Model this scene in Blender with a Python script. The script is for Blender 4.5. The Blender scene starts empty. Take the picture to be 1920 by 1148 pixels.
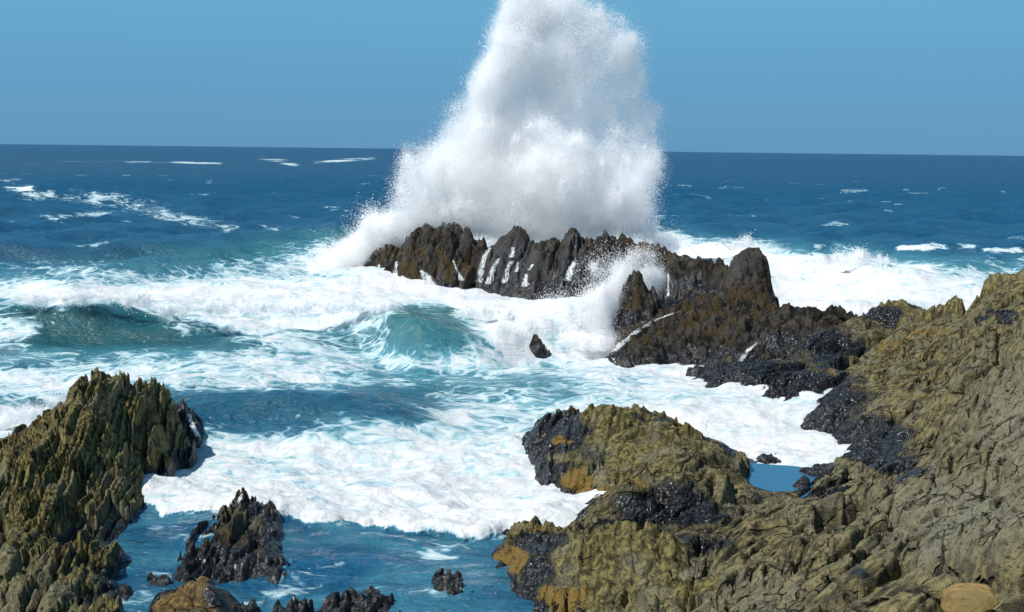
import bpy, math, numpy as np
from mathutils import Matrix, Vector
from mathutils.bvhtree import BVHTree
rng = np.random.default_rng(7)
C = bpy.context.scene.collection
SC = bpy.context.scene
# ------------------------------------------------------------------ camera
FPX, CH = 2318.0, 10.0                     # focal length in pixels of a 1920 wide frame, eye height above the sea
PITCH, ROLL = math.atan(293 / FPX), math.radians(0.66)
cam = bpy.data.objects.new('camera', bpy.data.cameras.new('camera'))
C.objects.link(cam)
cam.data.sensor_width = 36; cam.data.lens = 36 * FPX / 1920
cam.data.clip_start = 0.3; cam.data.clip_end = 90000
RM = Matrix.Rotation(math.pi / 2 - PITCH, 3, 'X') @ Matrix.Rotation(ROLL, 3, 'Z')
cam.matrix_world = Matrix.Translation((0, 0, CH)) @ RM.to_4x4()
SC.camera = cam
RN = np.array(RM)
# ------------------------------------------------------------------ sky, sun, exposure
SUN = np.array([-0.48, -0.25, 0.79]); SUN /= np.linalg.norm(SUN)
w = bpy.data.worlds.new('World'); SC.world = w; w.use_nodes = True
nt = w.node_tree; nt.nodes.clear()
out = nt.nodes.new('ShaderNodeOutputWorld'); bg = nt.nodes.new('ShaderNodeBackground')
sky = nt.nodes.new('ShaderNodeTexSky'); sky.sky_type = 'NISHITA'; sky.sun_disc = False
sky.sun_elevation = math.asin(SUN[2]); sky.sun_rotation = math.atan2(SUN[0], SUN[1])
sky.air_density = 1.0; sky.dust_density = 0.3; sky.ozone_density = 4.0
tc = nt.nodes.new('ShaderNodeTexCoord'); sx = nt.nodes.new('ShaderNodeSeparateXYZ')
nt.links.new(tc.outputs['Generated'], sx.inputs[0])
rmp = nt.nodes.new('ShaderNodeValToRGB'); nt.links.new(sx.outputs['Z'], rmp.inputs[0])
SKS = 0.10
cr = rmp.color_ramp
cr.elements[0].position = 0.0; cr.elements[0].color = (1.00, 2.95, 5.10, 1)
cr.elements[1].position = 0.13; cr.elements[1].color = (1.42, 4.15, 6.45, 1)
e = cr.elements.new(0.055); e.color = (1.10, 3.35, 5.65, 1)
e = cr.elements.new(0.40); e.color = (0.85, 2.4, 4.3, 1); e = cr.elements.new(0.9); e.color = (0.62, 1.7, 3.4, 1)
mxw = nt.nodes.new('ShaderNodeMix'); mxw.data_type = 'RGBA'; mxw.inputs['Factor'].default_value = 0.94
nt.links.new(sky.outputs[0], mxw.inputs[6]); nt.links.new(rmp.outputs[0], mxw.inputs[7])
nt.links.new(mxw.outputs[2], bg.inputs[0]); bg.inputs[1].default_value = SKS
nt.links.new(bg.outputs[0], out.inputs[0])
sun = bpy.data.objects.new('sun', bpy.data.lights.new('sun', 'SUN')); C.objects.link(sun)
sun.data.energy = 5.0; sun.data.angle = math.radians(0.5); sun.data.color = (1, 0.965, 0.90)
sun.rotation_euler = Vector(SUN).to_track_quat('Z', 'Y').to_euler()
SC.view_settings.view_transform = 'Standard'; SC.view_settings.look = 'None'
SC.view_settings.exposure = 0.0; SC.view_settings.gamma = 1
SC.cycles.max_bounces = 12; SC.cycles.diffuse_bounces = 12; SC.cycles.glossy_bounces = 2
SC.cycles.transmission_bounces = 7; SC.cycles.volume_bounces = 12; SC.cycles.volume_step_rate = 1.0; SC.cycles.transparent_max_bounces = 8

# ------------------------------------------------------------------ geometry helpers
def ray(u, v):
    return RN @ np.array([(u - 960) / FPX, -(v - 574) / FPX, -1.0])
def pY(u, v, Y):
    d = ray(u, v); t = Y / d[1]; return np.array([d[0] * t, Y, CH + d[2] * t])
def pZ(u, v, z):
    d = ray(u, v); t = (z - CH) / d[2]; return np.array([d[0] * t, d[1] * t, z])
def P(p):
    if len(p) == 2: return pZ(p[0], p[1], 0.0)
    return pY(*p) if p[2] >= 8 else pZ(*p)
def proj(X, Y, Z):
    q = np.stack([X, Y, Z - CH], -1) @ RN
    s = FPX / np.maximum(-q[..., 2], 1e-3)
    return 960 + q[..., 0] * s, 574 - q[..., 1] * s
def sstep(a, b, x):
    t = np.clip((x - a) / (b - a), 0, 1); return t * t * (3 - 2 * t)

def hsh(ix, iy, iz=0, seed=0):
    with np.errstate(over='ignore'):
        h = (np.asarray(ix).astype(np.int64).astype(np.uint32) * np.uint32(374761393)
             + np.asarray(iy).astype(np.int64).astype(np.uint32) * np.uint32(668265263)
             + np.asarray(iz).astype(np.int64).astype(np.uint32) * np.uint32(2147483647)
             + np.uint32((seed * 1013904223 + 12345) & 0xffffffff))
        h = (h ^ (h >> np.uint32(13))) * np.uint32(1274126177)
        h = (h ^ (h >> np.uint32(16))) * np.uint32(2246822519)
        h = h ^ (h >> np.uint32(15))
    return h.astype(np.float64) / 4294967295.0
def vn2(x, y, seed=0):
    ix, iy = np.floor(x), np.floor(y); fx, fy = x - ix, y - iy
    fx = fx * fx * fx * (fx * (fx * 6 - 15) + 10); fy = fy * fy * fy * (fy * (fy * 6 - 15) + 10)
    a = hsh(ix, iy, 0, seed); b = hsh(ix + 1, iy, 0, seed); c = hsh(ix, iy + 1, 0, seed); d = hsh(ix + 1, iy + 1, 0, seed)
    return (a + (b - a) * fx) * (1 - fy) + (c + (d - c) * fx) * fy
def fbm2(x, y, o=4, seed=0, g=0.5):
    s = 0; a = 1; t = 0
    for i in range(o):
        s = s + a * vn2(x, y, seed + i * 17); t += a; a *= g
        x, y = x * 1.62 - y * 1.21 + 5.3, x * 1.21 + y * 1.62 + 1.7
    return s / t
def ridg2(x, y, o=4, seed=0):
    s = 0; a = 1; t = 0
    for i in range(o):
        s = s + a * (1 - np.abs(vn2(x, y, seed + i * 13) * 2 - 1)); t += a; a *= 0.5
        x, y = x * 1.62 - y * 1.21 + 3.1, x * 1.21 + y * 1.62 + 7.7
    return s / t
def vn3(x, y, z, seed=0):
    ix, iy, iz = np.floor(x), np.floor(y), np.floor(z); fx, fy, fz = x - ix, y - iy, z - iz
    fx = fx * fx * (3 - 2 * fx); fy = fy * fy * (3 - 2 * fy); fz = fz * fz * (3 - 2 * fz)
    r = 0
    for dz in (0, 1):
        for dy in (0, 1):
            for dx in (0, 1):
                r = r + hsh(ix + dx, iy + dy, iz + dz, seed) * (fx if dx else 1 - fx) * (fy if dy else 1 - fy) * (fz if dz else 1 - fz)
    return r
def fbm3(x, y, z, o=3, seed=0):
    s = 0; a = 1; t = 0
    for i in range(o):
        s = s + a * vn3(x, y, z, seed + i * 11); t += a; a *= 0.5; x, y, z = x * 2.03 + 3.3, y * 2.03 + 1.1, z * 2.03 + 7.7
    return s / t
def worley(x, y, seed=0):
    ix, iy = np.floor(x), np.floor(y)
    f1 = np.full(x.shape, 9.0); f2 = np.full(x.shape, 9.0); idv = np.zeros(x.shape)
    for dy in (-1, 0, 1):
        for dx in (-1, 0, 1):
            cx, cy = ix + dx, iy + dy
            px = cx + 0.1 + 0.8 * hsh(cx, cy, 1, seed); py = cy + 0.1 + 0.8 * hsh(cx, cy, 2, seed)
            d = np.hypot(x - px, y - py); h = hsh(cx, cy, 3, seed)
            near = d < f1
            f2 = np.where(near, f1, np.minimum(f2, d)); idv = np.where(near, h, idv); f1 = np.where(near, d, f1)
    return idv, f1, f2

class RBF:
    def __init__(s, pts, smooth=0.0):
        A = np.asarray(pts, float); s.xy = A[:, :2]; n = len(A)
        D = np.linalg.norm(s.xy[:, None] - s.xy[None], axis=2)
        M = np.zeros((n + 3, n + 3)); M[:n, :n] = -D - smooth * np.eye(n)
        M[:n, n] = 1; M[:n, n + 1:] = s.xy; M[n:, :n] = M[:n, n:].T
        M += np.eye(n + 3) * 1e-7
        s.w = np.linalg.lstsq(M, np.concatenate([A[:, 2], [0, 0, 0]]), rcond=None)[0]
    def __call__(s, X, Y):
        r = s.w[-3] + s.w[-2] * X + s.w[-1] * Y
        for (a, b), k in zip(s.xy, s.w[:-3]): r = r - k * np.hypot(X - a, Y - b)
        return r
def hull(pts):
    pts = sorted(set(map(tuple, np.round(pts, 4).tolist())))
    def half(ps):
        h = []
        for p in ps:
            while len(h) > 1 and (h[-1][0]-h[-2][0])*(p[1]-h[-2][1]) - (h[-1][1]-h[-2][1])*(p[0]-h[-2][0]) <= 0: h.pop()
            h.append(p)
        return h
    a, b = half(pts), half(pts[::-1]); return np.array(a[:-1] + b[:-1])
def hull_out(H, X, Y):                      # distance outside a counter-clockwise hull (0 inside)
    r = np.full(X.shape, -1e9)
    for i in range(len(H)):
        a, b = H[i], H[(i + 1) % len(H)]; d = b - a; L = np.hypot(*d) + 1e-9
        r = np.maximum(r, ((X - a[0]) * d[1] - (Y - a[1]) * d[0]) / L)
    return np.maximum(r, 0)

def mesh_obj(name, V, faces, mat, parent=None, attrs=None, smooth=True, origin=None):
    V = np.asarray(V, np.float32); faces = np.asarray(faces, np.int32); k = faces.shape[1]
    if origin is None:
        origin = np.array([V[:, 0].mean(), V[:, 1].mean(), max(float(V[:, 2].min()), 0.0)])
    me = bpy.data.meshes.new(name)
    me.vertices.add(len(V)); me.vertices.foreach_set('co', (V - origin.astype(np.float32)).ravel())
    me.loops.add(faces.size); me.loops.foreach_set('vertex_index', faces.ravel())
    me.polygons.add(len(faces)); me.polygons.foreach_set('loop_start', np.arange(0, faces.size, k, dtype=np.int32))
    me.polygons.foreach_set('loop_total', np.full(len(faces), k, np.int32))
    if smooth: me.polygons.foreach_set('use_smooth', np.ones(len(faces), bool))
    me.update(calc_edges=True)
    for an, (typ, arr) in (attrs or {}).items():
        a = me.attributes.new(an, typ, 'POINT')
        a.data.foreach_set('color' if typ == 'FLOAT_COLOR' else 'vector' if typ == 'FLOAT_VECTOR' else 'value', np.asarray(arr, np.float32).ravel())
    me.materials.append(mat)
    o = bpy.data.objects.new(name, me); C.objects.link(o); o.location = origin
    if parent: o.parent = parent; o.location = Vector(origin) - parent.location
    return o
def tag(o, label=None, cat=None, group=None, kind=None):
    for k, v in (('label', label), ('category', cat), ('group', group), ('kind', kind)):
        if v: o[k] = v
    return o
def grid_faces(nr, nc, keep=None):
    i = np.arange(nr * nc).reshape(nr, nc)
    f = np.stack([i[:-1, :-1], i[:-1, 1:], i[1:, 1:], i[1:, :-1]], -1).reshape(-1, 4)
    if keep is not None: f = f[keep.ravel()[f].any(1)]
    return f
def compact(V, f, *arrs):
    u, inv = np.unique(f, return_inverse=True)
    return (V[u], inv.reshape(f.shape)) + tuple(a[u] for a in arrs)

# ------------------------------------------------------------------ material helpers
class NT:
    def __init__(s, name):
        s.m = bpy.data.materials.new(name); s.m.use_nodes = True; s.t = s.m.node_tree; s.t.nodes.clear()
        s.out = s.t.nodes.new('ShaderNodeOutputMaterial')
    def n(s, typ, ins=None, **kw):
        nd = s.t.nodes.new(typ)
        for k, v in kw.items(): setattr(nd, k, v)
        for k, v in (ins or {}).items():
            if hasattr(v, 'is_output') or isinstance(v, bpy.types.NodeSocket): s.t.links.new(v, nd.inputs[k])
            else: nd.inputs[k].default_value = v
        return nd
    def mix(s, f, a, b):
        return s.n('ShaderNodeMix', {0: f, 6: a, 7: b}, data_type='RGBA').outputs[2]
    def math(s, op, a, b=0.0, c=0.0, clamp=False):
        return s.n('ShaderNodeMath', {0: a, 1: b, 2: c}, operation=op, use_clamp=clamp).outputs[0]
    def ss(s, x, a, b):
        return s.n('ShaderNodeMapRange', {0: x, 1: a, 2: b, 3: 0.0, 4: 1.0}, interpolation_type='SMOOTHSTEP').outputs[0]
    def noise(s, vec, scale, detail=5, rough=0.55, dist=0.0):
        return s.n('ShaderNodeTexNoise', {'Vector': vec, 'Scale': scale, 'Detail': detail, 'Roughness': rough, 'Distortion': dist}).outputs[0]
    def scale(s, vec, x, y, z):
        return s.n('ShaderNodeVectorMath', {0: vec, 1: (x, y, z)}, operation='MULTIPLY').outputs[0]
def col(*c): return (c[0], c[1], c[2], 1)

def rock_mat(name, light, dark, grey=(0.20, 0.19, 0.13), wetc=(0.008, 0.0078, 0.0078), gold=(0.25, 0.165, 0.048), streak=(6, 6, 1.3),
             bump=0.05, mussel=False, rough=0.88, k=1.0, rot=0.0, crack=0.0):
    N = NT(name); tcn = N.n('ShaderNodeTexCoord').outputs['Object']
    at = N.n('ShaderNodeVertexColor', layer_name='mask'); sp = N.n('ShaderNodeSeparateColor', {0: at.outputs[0]})
    wet, gd, gy = sp.outputs[0], sp.outputs[1], sp.outputs[2]
    rc = N.n('ShaderNodeMapping', {'Vector': tcn, 'Rotation': (0, 0, -math.radians(rot))}).outputs[0]
    sv = N.scale(rc, *[q * k for q in streak])
    n1 = N.noise(sv, 1.0, 6, 0.62, 0.6 if not rot else 0.2); n2 = N.noise(tcn, 0.9 * k, 5, 0.6); n3 = N.noise(tcn, 14 * k, 4, 0.65); n4 = N.noise(tcn, 38 * k, 3, 0.6)
    c = N.mix(N.ss(n1, 0.40, 0.60), col(*dark), col(*light))
    n5 = N.noise(tcn, 2.6 * k, 6, 0.7, 0.8)
    c = N.mix(N.math('MULTIPLY', N.ss(n5, 0.53, 0.59), 0.75), c, col(*[q * .62 for q in dark]))
    c = N.mix(N.math('MULTIPLY', N.ss(n2, 0.46, 0.64), 0.6), c, col(*grey))
    c = N.mix(N.math('MULTIPLY', N.ss(N.noise(tcn, 1.9 * k, 7, 0.7, 1.2), 0.56, 0.60), 0.35), c, col(*[min(q * 1.4 + .015, .4) for q in light]))
    c = N.mix(gy, c, N.mix(N.ss(n3, 0.3, 0.7), col(*[q * 0.72 for q in grey]), col(*[q * 1.2 for q in grey])))
    c = N.mix(N.math('MULTIPLY', N.ss(n3, 0.44, 0.30), 0.75), c, col(*[q * 0.45 for q in dark]))
    c = N.mix(N.math('MULTIPLY', N.ss(n4, 0.60, 0.70), 0.35), c, col(0.28, 0.26, 0.17))
    gc = N.mix(N.ss(n4, 0.35, 0.62), col(*[q * 0.35 for q in gold]), col(*gold))
    ng = N.noise(tcn, 5.5 * k, 5, 0.7)
    c = N.mix(N.ss(N.math('ADD', gd, N.math('MULTIPLY', N.math('SUBTRACT', ng, 0.5), 1.9)), 0.46, 0.54), c, gc)
    wn = N.ss(N.math('ADD', wet, N.math('MULTIPLY', N.math('SUBTRACT', n1, 0.5), 0.9)), 0.36, 0.62)
    wn = N.math('MULTIPLY', wn, N.math('SUBTRACT', 1.0, N.ss(gd, 0.45, 0.7)))
    wc = N.mix(N.ss(n3, 0.4, 0.66), col(*wetc), col(wetc[0] * 2.6, wetc[1] * 2.5, wetc[2] * 2.4))
    c = N.mix(wn, c, wc)
    r = N.math('MULTIPLY_ADD', wn, -0.72, rough)
    dry_k = N.math('MULTIPLY_ADD', wn, -0.75, 1.0)
    h = N.math('ADD', N.math('MULTIPLY', n1, 0.9), N.math('MULTIPLY', N.math('MULTIPLY', n3, 0.6), dry_k))
    h = N.math('ADD', h, N.math('MULTIPLY', N.math('MULTIPLY', n4, 0.26), dry_k))
    if mussel:
        vo = N.n('ShaderNodeTexVoronoi', {'Vector': tcn, 'Scale': 7.5 * k}).outputs['Distance']
        h = N.math('ADD', h, N.math('MULTIPLY', N.math('MULTIPLY', vo, -0.9), wn))
    bp = N.n('ShaderNodeBump', {'Height': h, 'Distance': bump / k ** 0.5, 'Strength': 1.0}).outputs[0]
    if crack:
        wrp = N.n('ShaderNodeTexNoise', {'Vector': rc, 'Scale': 1.1, 'Detail': 4.0}).outputs['Color']
        wp_ = N.n('ShaderNodeVectorMath', {0: rc, 1: N.scale(wrp, .9, .6, .5)}, operation='ADD').outputs[0]
        cks = []
        for sc_, wd_ in (((.55, 1.25, .8), .030), ((1.5, 3.6, 2.2), .045)):
            d_ = N.n('ShaderNodeTexVoronoi', {'Vector': N.scale(wp_, *sc_), 'Scale': 1.0}, feature='DISTANCE_TO_EDGE').outputs['Distance']
            cks.append(N.ss(d_, wd_, 0.0))
        ck = N.math('MAXIMUM', cks[0], N.math('MULTIPLY', cks[1], N.math('MULTIPLY', N.ss(n2, .44, .56), .8)))
        ck = N.math('MULTIPLY', ck, N.ss(N.noise(tcn, 2.3, 3), .40, .54))
        ck = N.math('MULTIPLY', ck, crack)
        c = N.mix(ck, c, col(.018, .016, .010)); bp = N.n('ShaderNodeBump', {'Height': N.math('MULTIPLY', ck, -1.0), 'Distance': .12, 'Normal': bp}).outputs[0]
    # wet shells and facets, each tilted its own way
    vc = N.n('ShaderNodeTexVoronoi', {'Vector': tcn, 'Scale': (13.0 if mussel else 9.0) * k}).outputs['Color']
    tilt = N.n('ShaderNodeVectorMath', {0: N.n('ShaderNodeVectorMath', {0: vc, 1: (.5, .5, .5)}, operation='SUBTRACT').outputs[0], 3: N.math('MULTIPLY', wn, 0.32 if mussel else 0.25)}, operation='SCALE').outputs[0]
    bp = N.n('ShaderNodeVectorMath', {0: N.n('ShaderNodeVectorMath', {0: bp, 1: tilt}, operation='ADD').outputs[0]}, operation='NORMALIZE').outputs[0]
    vs = N.n('ShaderNodeSeparateColor', {0: vc}).outputs[0]
    c = N.mix(N.math('MULTIPLY', wn, N.ss(vs, 0.55, 1.0)), c, col(wetc[0] * 6, wetc[1] * 6.5, wetc[2] * 7))
    b = N.n('ShaderNodeBsdfPrincipled', {'Base Color': c, 'Roughness': r, 'Normal': bp, 'Specular IOR Level': N.math('MULTIPLY_ADD', wn, 0.24, 0.12)})
    N.t.links.new(b.outputs[0], N.out.inputs[0]); return N.m
M_STACK = rock_mat('olive slate', (0.25, 0.212, 0.078), (0.026, 0.023, 0.012), streak=(13, 8, 0.8), bump=0.09)
M_DARK = rock_mat('dark slate', (0.066, 0.056, 0.032), (0.013, 0.012, 0.010), streak=(10, 7, 1.0), bump=0.08, gold=(0.20, 0.14, 0.04))
M_REEF = rock_mat('reef rock', (0.080, 0.067, 0.048), (0.014, 0.013, 0.013), grey=(0.085, 0.088, 0.095), streak=(4.5, 4.5, 0.8), bump=0.16, gold=(0.092, 0.068, 0.034), k=0.6)
M_SHORE = rock_mat('weathered shore rock', (0.205, 0.172, 0.078), (0.046, 0.042, 0.025), grey=(0.185, 0.177, 0.122), streak=(1.3, 8.0, 5), bump=0.06, mussel=True, rot=34, crack=.75)
M_CRAG = rock_mat('olive crag', (0.215, 0.182, 0.070), (0.050, 0.045, 0.021), streak=(6, 5, 1.3), bump=0.08, mussel=True, crack=.35)
M_TAN = rock_mat('tan boulder', (0.31, 0.205, 0.085), (0.19, 0.14, 0.055), grey=(0.30, 0.22, 0.11), streak=(2, 2, 2.5), bump=0.04)

M_BROWN = rock_mat('brown boulder rock', (0.20, 0.13, 0.045), (0.055, 0.038, 0.018), grey=(0.15, 0.12, 0.06), streak=(4, 4, 3), bump=0.06, crack=.5)

# sea material
N = NT('sea water and foam'); tcn = N.n('ShaderNodeTexCoord').outputs['Object']
at = N.n('ShaderNodeVertexColor', layer_name='mask'); sp = N.n('ShaderNodeSeparateColor', {0: at.outputs[0]})
fm, aq, te = sp.outputs[0], sp.outputs[1], sp.outputs[2]
flat = N.scale(tcn, 0.75, 1.25, 1)
wv = N.n('ShaderNodeTexNoise', {'Vector': flat, 'Scale': 0.55, 'Detail': 3.0}).outputs['Color']
wp = N.n('ShaderNodeVectorMath', {0: flat, 1: N.scale(wv, 2.2, 2.2, 0)}, operation='ADD').outputs[0]
a1 = N.noise(wp, 0.55, 9, 0.66, 0.7)
a2 = N.noise(wp, 2.6, 7, 0.65, 0.5)
vor = N.n('ShaderNodeTexVoronoi', {'Vector': wp, 'Scale': 1.3}, feature='DISTANCE_TO_EDGE').outputs['Distance']
lace = N.ss(vor, 0.16, 0.0)
nn = N.math('ADD', N.math('MULTIPLY', a1, 1.1), N.math('MULTIPLY', a2, 0.55))
nn = N.math('ADD', nn, N.math('MULTIPLY', lace, 0.15))
nn = N.math('SUBTRACT', nn, 0.865)
ff = N.math('ADD', N.math('MULTIPLY', nn, 1.55), N.math('MULTIPLY_ADD', fm, 1.25, -0.22))
hasf = N.ss(fm, 0.02, 0.12)
foam = N.math('MULTIPLY', N.ss(ff, 0.22, 0.62), hasf)
deep = N.mix(N.ss(a1, 0.35, 0.65), col(0.006, 0.060, 0.128), col(0.010, 0.088, 0.170))
dist0 = N.n('ShaderNodeVectorMath', {0: tcn, 1: (0, 0, 10)}, operation='DISTANCE').outputs['Value']
deep = N.mix(N.ss(dist0, 120, 700), deep, col(0.010, 0.078, 0.158))
wcol = N.mix(aq, deep, col(0.085, 0.29, 0.35))
wcol = N.mix(te, wcol, N.mix(N.ss(aq, 0.05, 0.45), col(0.008, 0.075, 0.078), col(0.028, 0.150, 0.138)))
geo = N.n('ShaderNodeNewGeometry').outputs['Position']
dist = N.n('ShaderNodeVectorMath', {0: geo, 1: (0, 0, 10)}, operation='DISTANCE').outputs['Value']
b1 = N.noise(N.scale(tcn, 1, 1.5, 1), 2.2, 4, 0.6, 0.4); b2 = N.noise(N.scale(tcn, 1, 1.5, 1), 0.35, 3, 0.6, 0.3); b3 = N.noise(N.scale(tcn, .6, 1.3, 1), 0.11, 5, 0.7, 0.3)
hh = N.math('ADD', N.math('MULTIPLY', b1, 0.22), N.math('MULTIPLY', b2, 0.34))
hh = N.math('ADD', hh, N.math('MULTIPLY', b3, N.math('MULTIPLY_ADD', N.ss(dist, 90, 500), 2.6, .3)))
bw = N.n('ShaderNodeBump', {'Height': hh, 'Distance': 1.0, 'Strength': 1.0}).outputs[0]
wd = N.n('ShaderNodeBsdfDiffuse', {0: wcol, 'Normal': bw}).outputs[0]
wg = N.n('ShaderNodeBsdfGlossy', {0: col(1, 1, 1), 'Roughness': N.math('MULTIPLY_ADD', N.ss(dist, 60, 600), .25, .10), 'Normal': bw}).outputs[0]
fr = N.n('ShaderNodeFresnel', {'IOR': 1.33, 'Normal': bw}).outputs[0]
fr = N.math('MINIMUM', fr, N.math('MULTIPLY_ADD', N.ss(dist, 40, 300), -.43, .56))   # waves never present the full grazing mirror
water = N.n('ShaderNodeMixShader', {0: fr, 1: wd, 2: wg}).outputs[0]
fh = N.math('ADD', N.math('MULTIPLY', a2, 0.16), N.math('MULTIPLY', N.noise(wp, 9.0, 5, 0.65), 0.05))
fh = N.math('ADD', fh, N.math('MULTIPLY', a1, 0.25))
bf = N.n('ShaderNodeBump', {'Height': fh, 'Distance': 0.8, 'Strength': 0.8}).outputs[0]
fcol = N.mix(N.ss(ff, 0.34, 0.95), col(0.36, 0.56, 0.61), col(0.69, 0.70, 0.70))
fb = N.n('ShaderNodeBsdfPrincipled', {'Base Color': fcol, 'Roughness': 0.75, 'Normal': bf, 'Specular IOR Level': 0.2}).outputs[0]
ms = N.n('ShaderNodeMixShader', {0: foam, 1: water, 2: fb})
N.t.links.new(ms.outputs[0], N.out.inputs[0]); M_SEA = N.m

# spray: tiny drops, shaded with the slope of the cloud they belong to
N = NT('white spray')
d1 = N.n('ShaderNodeBsdfDiffuse', {0: col(0.99, 0.99, 0.99)}).outputs[0]
d2 = N.n('ShaderNodeBsdfTranslucent', {0: col(0.99, 0.99, 0.99)}).outputs[0]
ms = N.n('ShaderNodeMixShader', {0: 0.55, 1: d1, 2: d2}); N.t.links.new(ms.outputs[0], N.out.inputs[0]); M_SPRAY = N.m
# falling water
N = NT('falling white water'); tcn = N.n('ShaderNodeTexCoord').outputs['Object']; ed = N.n('ShaderNodeAttribute', attribute_name='edge').outputs['Fac']
n1 = N.noise(N.scale(tcn, 12, 12, 1.1), 1.0, 6, 0.65, 0.4)
b = N.n('ShaderNodeBsdfPrincipled', {'Base Color': N.mix(N.ss(n1, 0.35, 0.6), col(0.36, 0.44, 0.48), col(0.74, 0.77, 0.78)), 'Roughness': 0.5,
    }).outputs[0]
tr = N.n('ShaderNodeBsdfTransparent').outputs[0]
ms = N.n('ShaderNodeMixShader', {0: N.math('MULTIPLY', N.ss(N.math('SUBTRACT', N.math('ADD', n1, .14), N.math('MULTIPLY', ed, .42)), 0.46, 0.66), .85), 1: tr, 2: b}); N.t.links.new(ms.outputs[0], N.out.inputs[0]); M_FALL = N.m
# still pool
N = NT('pool water'); tcn = N.n('ShaderNodeTexCoord').outputs['Object']
b = N.n('ShaderNodeBsdfPrincipled', {'Base Color': col(0.03, 0.13, 0.23), 'Roughness': 0.06, 'IOR': 1.33,
    'Normal': N.n('ShaderNodeBump', {'Height': N.noise(tcn, 3.0, 3), 'Distance': 0.02}).outputs[0]}).outputs[0]
N.t.links.new(b, N.out.inputs[0]); M_POOL = N.m

# ------------------------------------------------------------------ the sea
def rows_interp(rows, u, v):                # rows: {v: [(u, value) ...]} linear along u, linear between rows
    vs = sorted(rows); ug = np.linspace(-400, 2400, 281)
    G = np.array([np.interp(ug, [a for a, _ in rows[k]], [b for _, b in rows[k]]) for k in vs])
    ui = np.clip((u + 400) / 10, 0, 279.999); i0 = ui.astype(int); fu = ui - i0
    vi = np.clip(np.interp(v, vs, np.arange(len(vs))), 0, len(vs) - 1.001); j0 = vi.astype(int); fv = vi - j0
    return (G[j0, i0] * (1 - fu) + G[j0, i0 + 1] * fu) * (1 - fv) + (G[j0 + 1, i0] * (1 - fu) + G[j0 + 1, i0 + 1] * fu) * fv
FOAM = {425: [(0, 0)], 440: [(560, 0), (640, 2), (690, 9), (1260, 9), (1300, 2), (1500, 0)],
 460: [(440, 0), (560, 3), (640, 8), (1400, 9), (1450, 6), (1490, 0)], 480: [(300, 0), (440, 2), (560, 5), (640, 9), (1500, 9), (1600, 7), (1660, 0), (1800, 0), (1850, 2)],
 500: [(-100, 2), (100, 4), (200, 5), (300, 2), (480, 5), (600, 8), (1700, 9), (1760, 5), (1920, 3)],
 520: [(0, 4), (300, 5), (600, 7), (700, 9), (1760, 9), (1840, 6)], 540: [(0, 7), (60, 8), (600, 9), (1850, 8)],
 560: [(0, 7), (100, 9), (1850, 9)], 580: [(0, 2), (60, 1), (160, 2), (240, 4), (300, 7), (400, 8), (640, 9), (700, 8), (750, 3), (840, 3), (870, 9), (920, 9)],
 600: [(0, 8), (50, 6), (90, 1), (250, 1), (330, 5), (450, 8), (600, 8.5), (680, 7.5), (735, 2), (850, 1.5), (890, 8), (950, 9)],
 620: [(0, 8), (60, 7), (90, 0), (300, 0.5), (380, 5), (480, 6), (600, 6.5), (710, 5), (760, 1.2), (860, 1), (900, 8.5), (960, 9)],
 640: [(0, 5), (40, 5), (70, 0), (300, 0), (400, 1), (480, 5), (560, 5), (730, 4), (775, 1.5), (860, 1), (895, 5), (930, 9), (960, 9)],
 660: [(0, 4), (200, 3), (350, 3), (500, 6), (700, 5), (800, 4), (900, 6), (940, 9), (1140, 9)],
 680: [(0, 5), (100, 5), (300, 6), (600, 7), (800, 6), (960, 7), (1340, 9)], 700: [(0, 7), (150, 6), (300, 7), (450, 6), (600, 6), (760, 3.5), (900, 4), (1100, 6), (1320, 9)],
 720: [(0, 8), (140, 8), (300, 5), (400, 7), (520, 8), (600, 5), (900, 4), (1000, 3.5), (1100, 6), (1320, 8)],
 740: [(0, 3), (100, 5), (330, 1), (420, 1.5), (560, 2), (660, .7), (760, 1.5), (860, 4.5), (960, 5), (1060, 3.5), (1120, 6), (1300, 8)],
 760: [(0, 6), (100, 7), (330, 0.3), (600, 0.6), (760, 0.7), (840, 3), (900, 6), (1000, 5.5), (1200, 8)],
 780: [(0, 9), (60, 9), (330, 0.3), (500, 0.3), (640, 2.5), (700, 2.5), (760, 3.5), (850, 7), (1000, 6.5), (1300, 9)],
 800: [(0, 9), (330, 3), (340, 5), (400, 5), (440, 1), (560, 1), (620, 5), (700, 7), (1000, 6), (1300, 8), (1500, 9)],
 820: [(350, 5), (400, 6), (440, 3), (560, 5), (620, 7), (900, 7), (1000, 7), (1400, 9)], 840: [(330, 7), (400, 8), (800, 8), (1000, 8), (1400, 9)],
 860: [(330, 8), (600, 8), (900, 8), (1400, 9)], 900: [(260, 9), (500, 8), (800, 8.5), (1400, 9)], 930: [(260, 9), (600, 8.5), (800, 8.5)], 960: [(280, 9), (1000, 9.5)], 1020: [(280, 9.5), (1000, 9.5)]}
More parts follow.
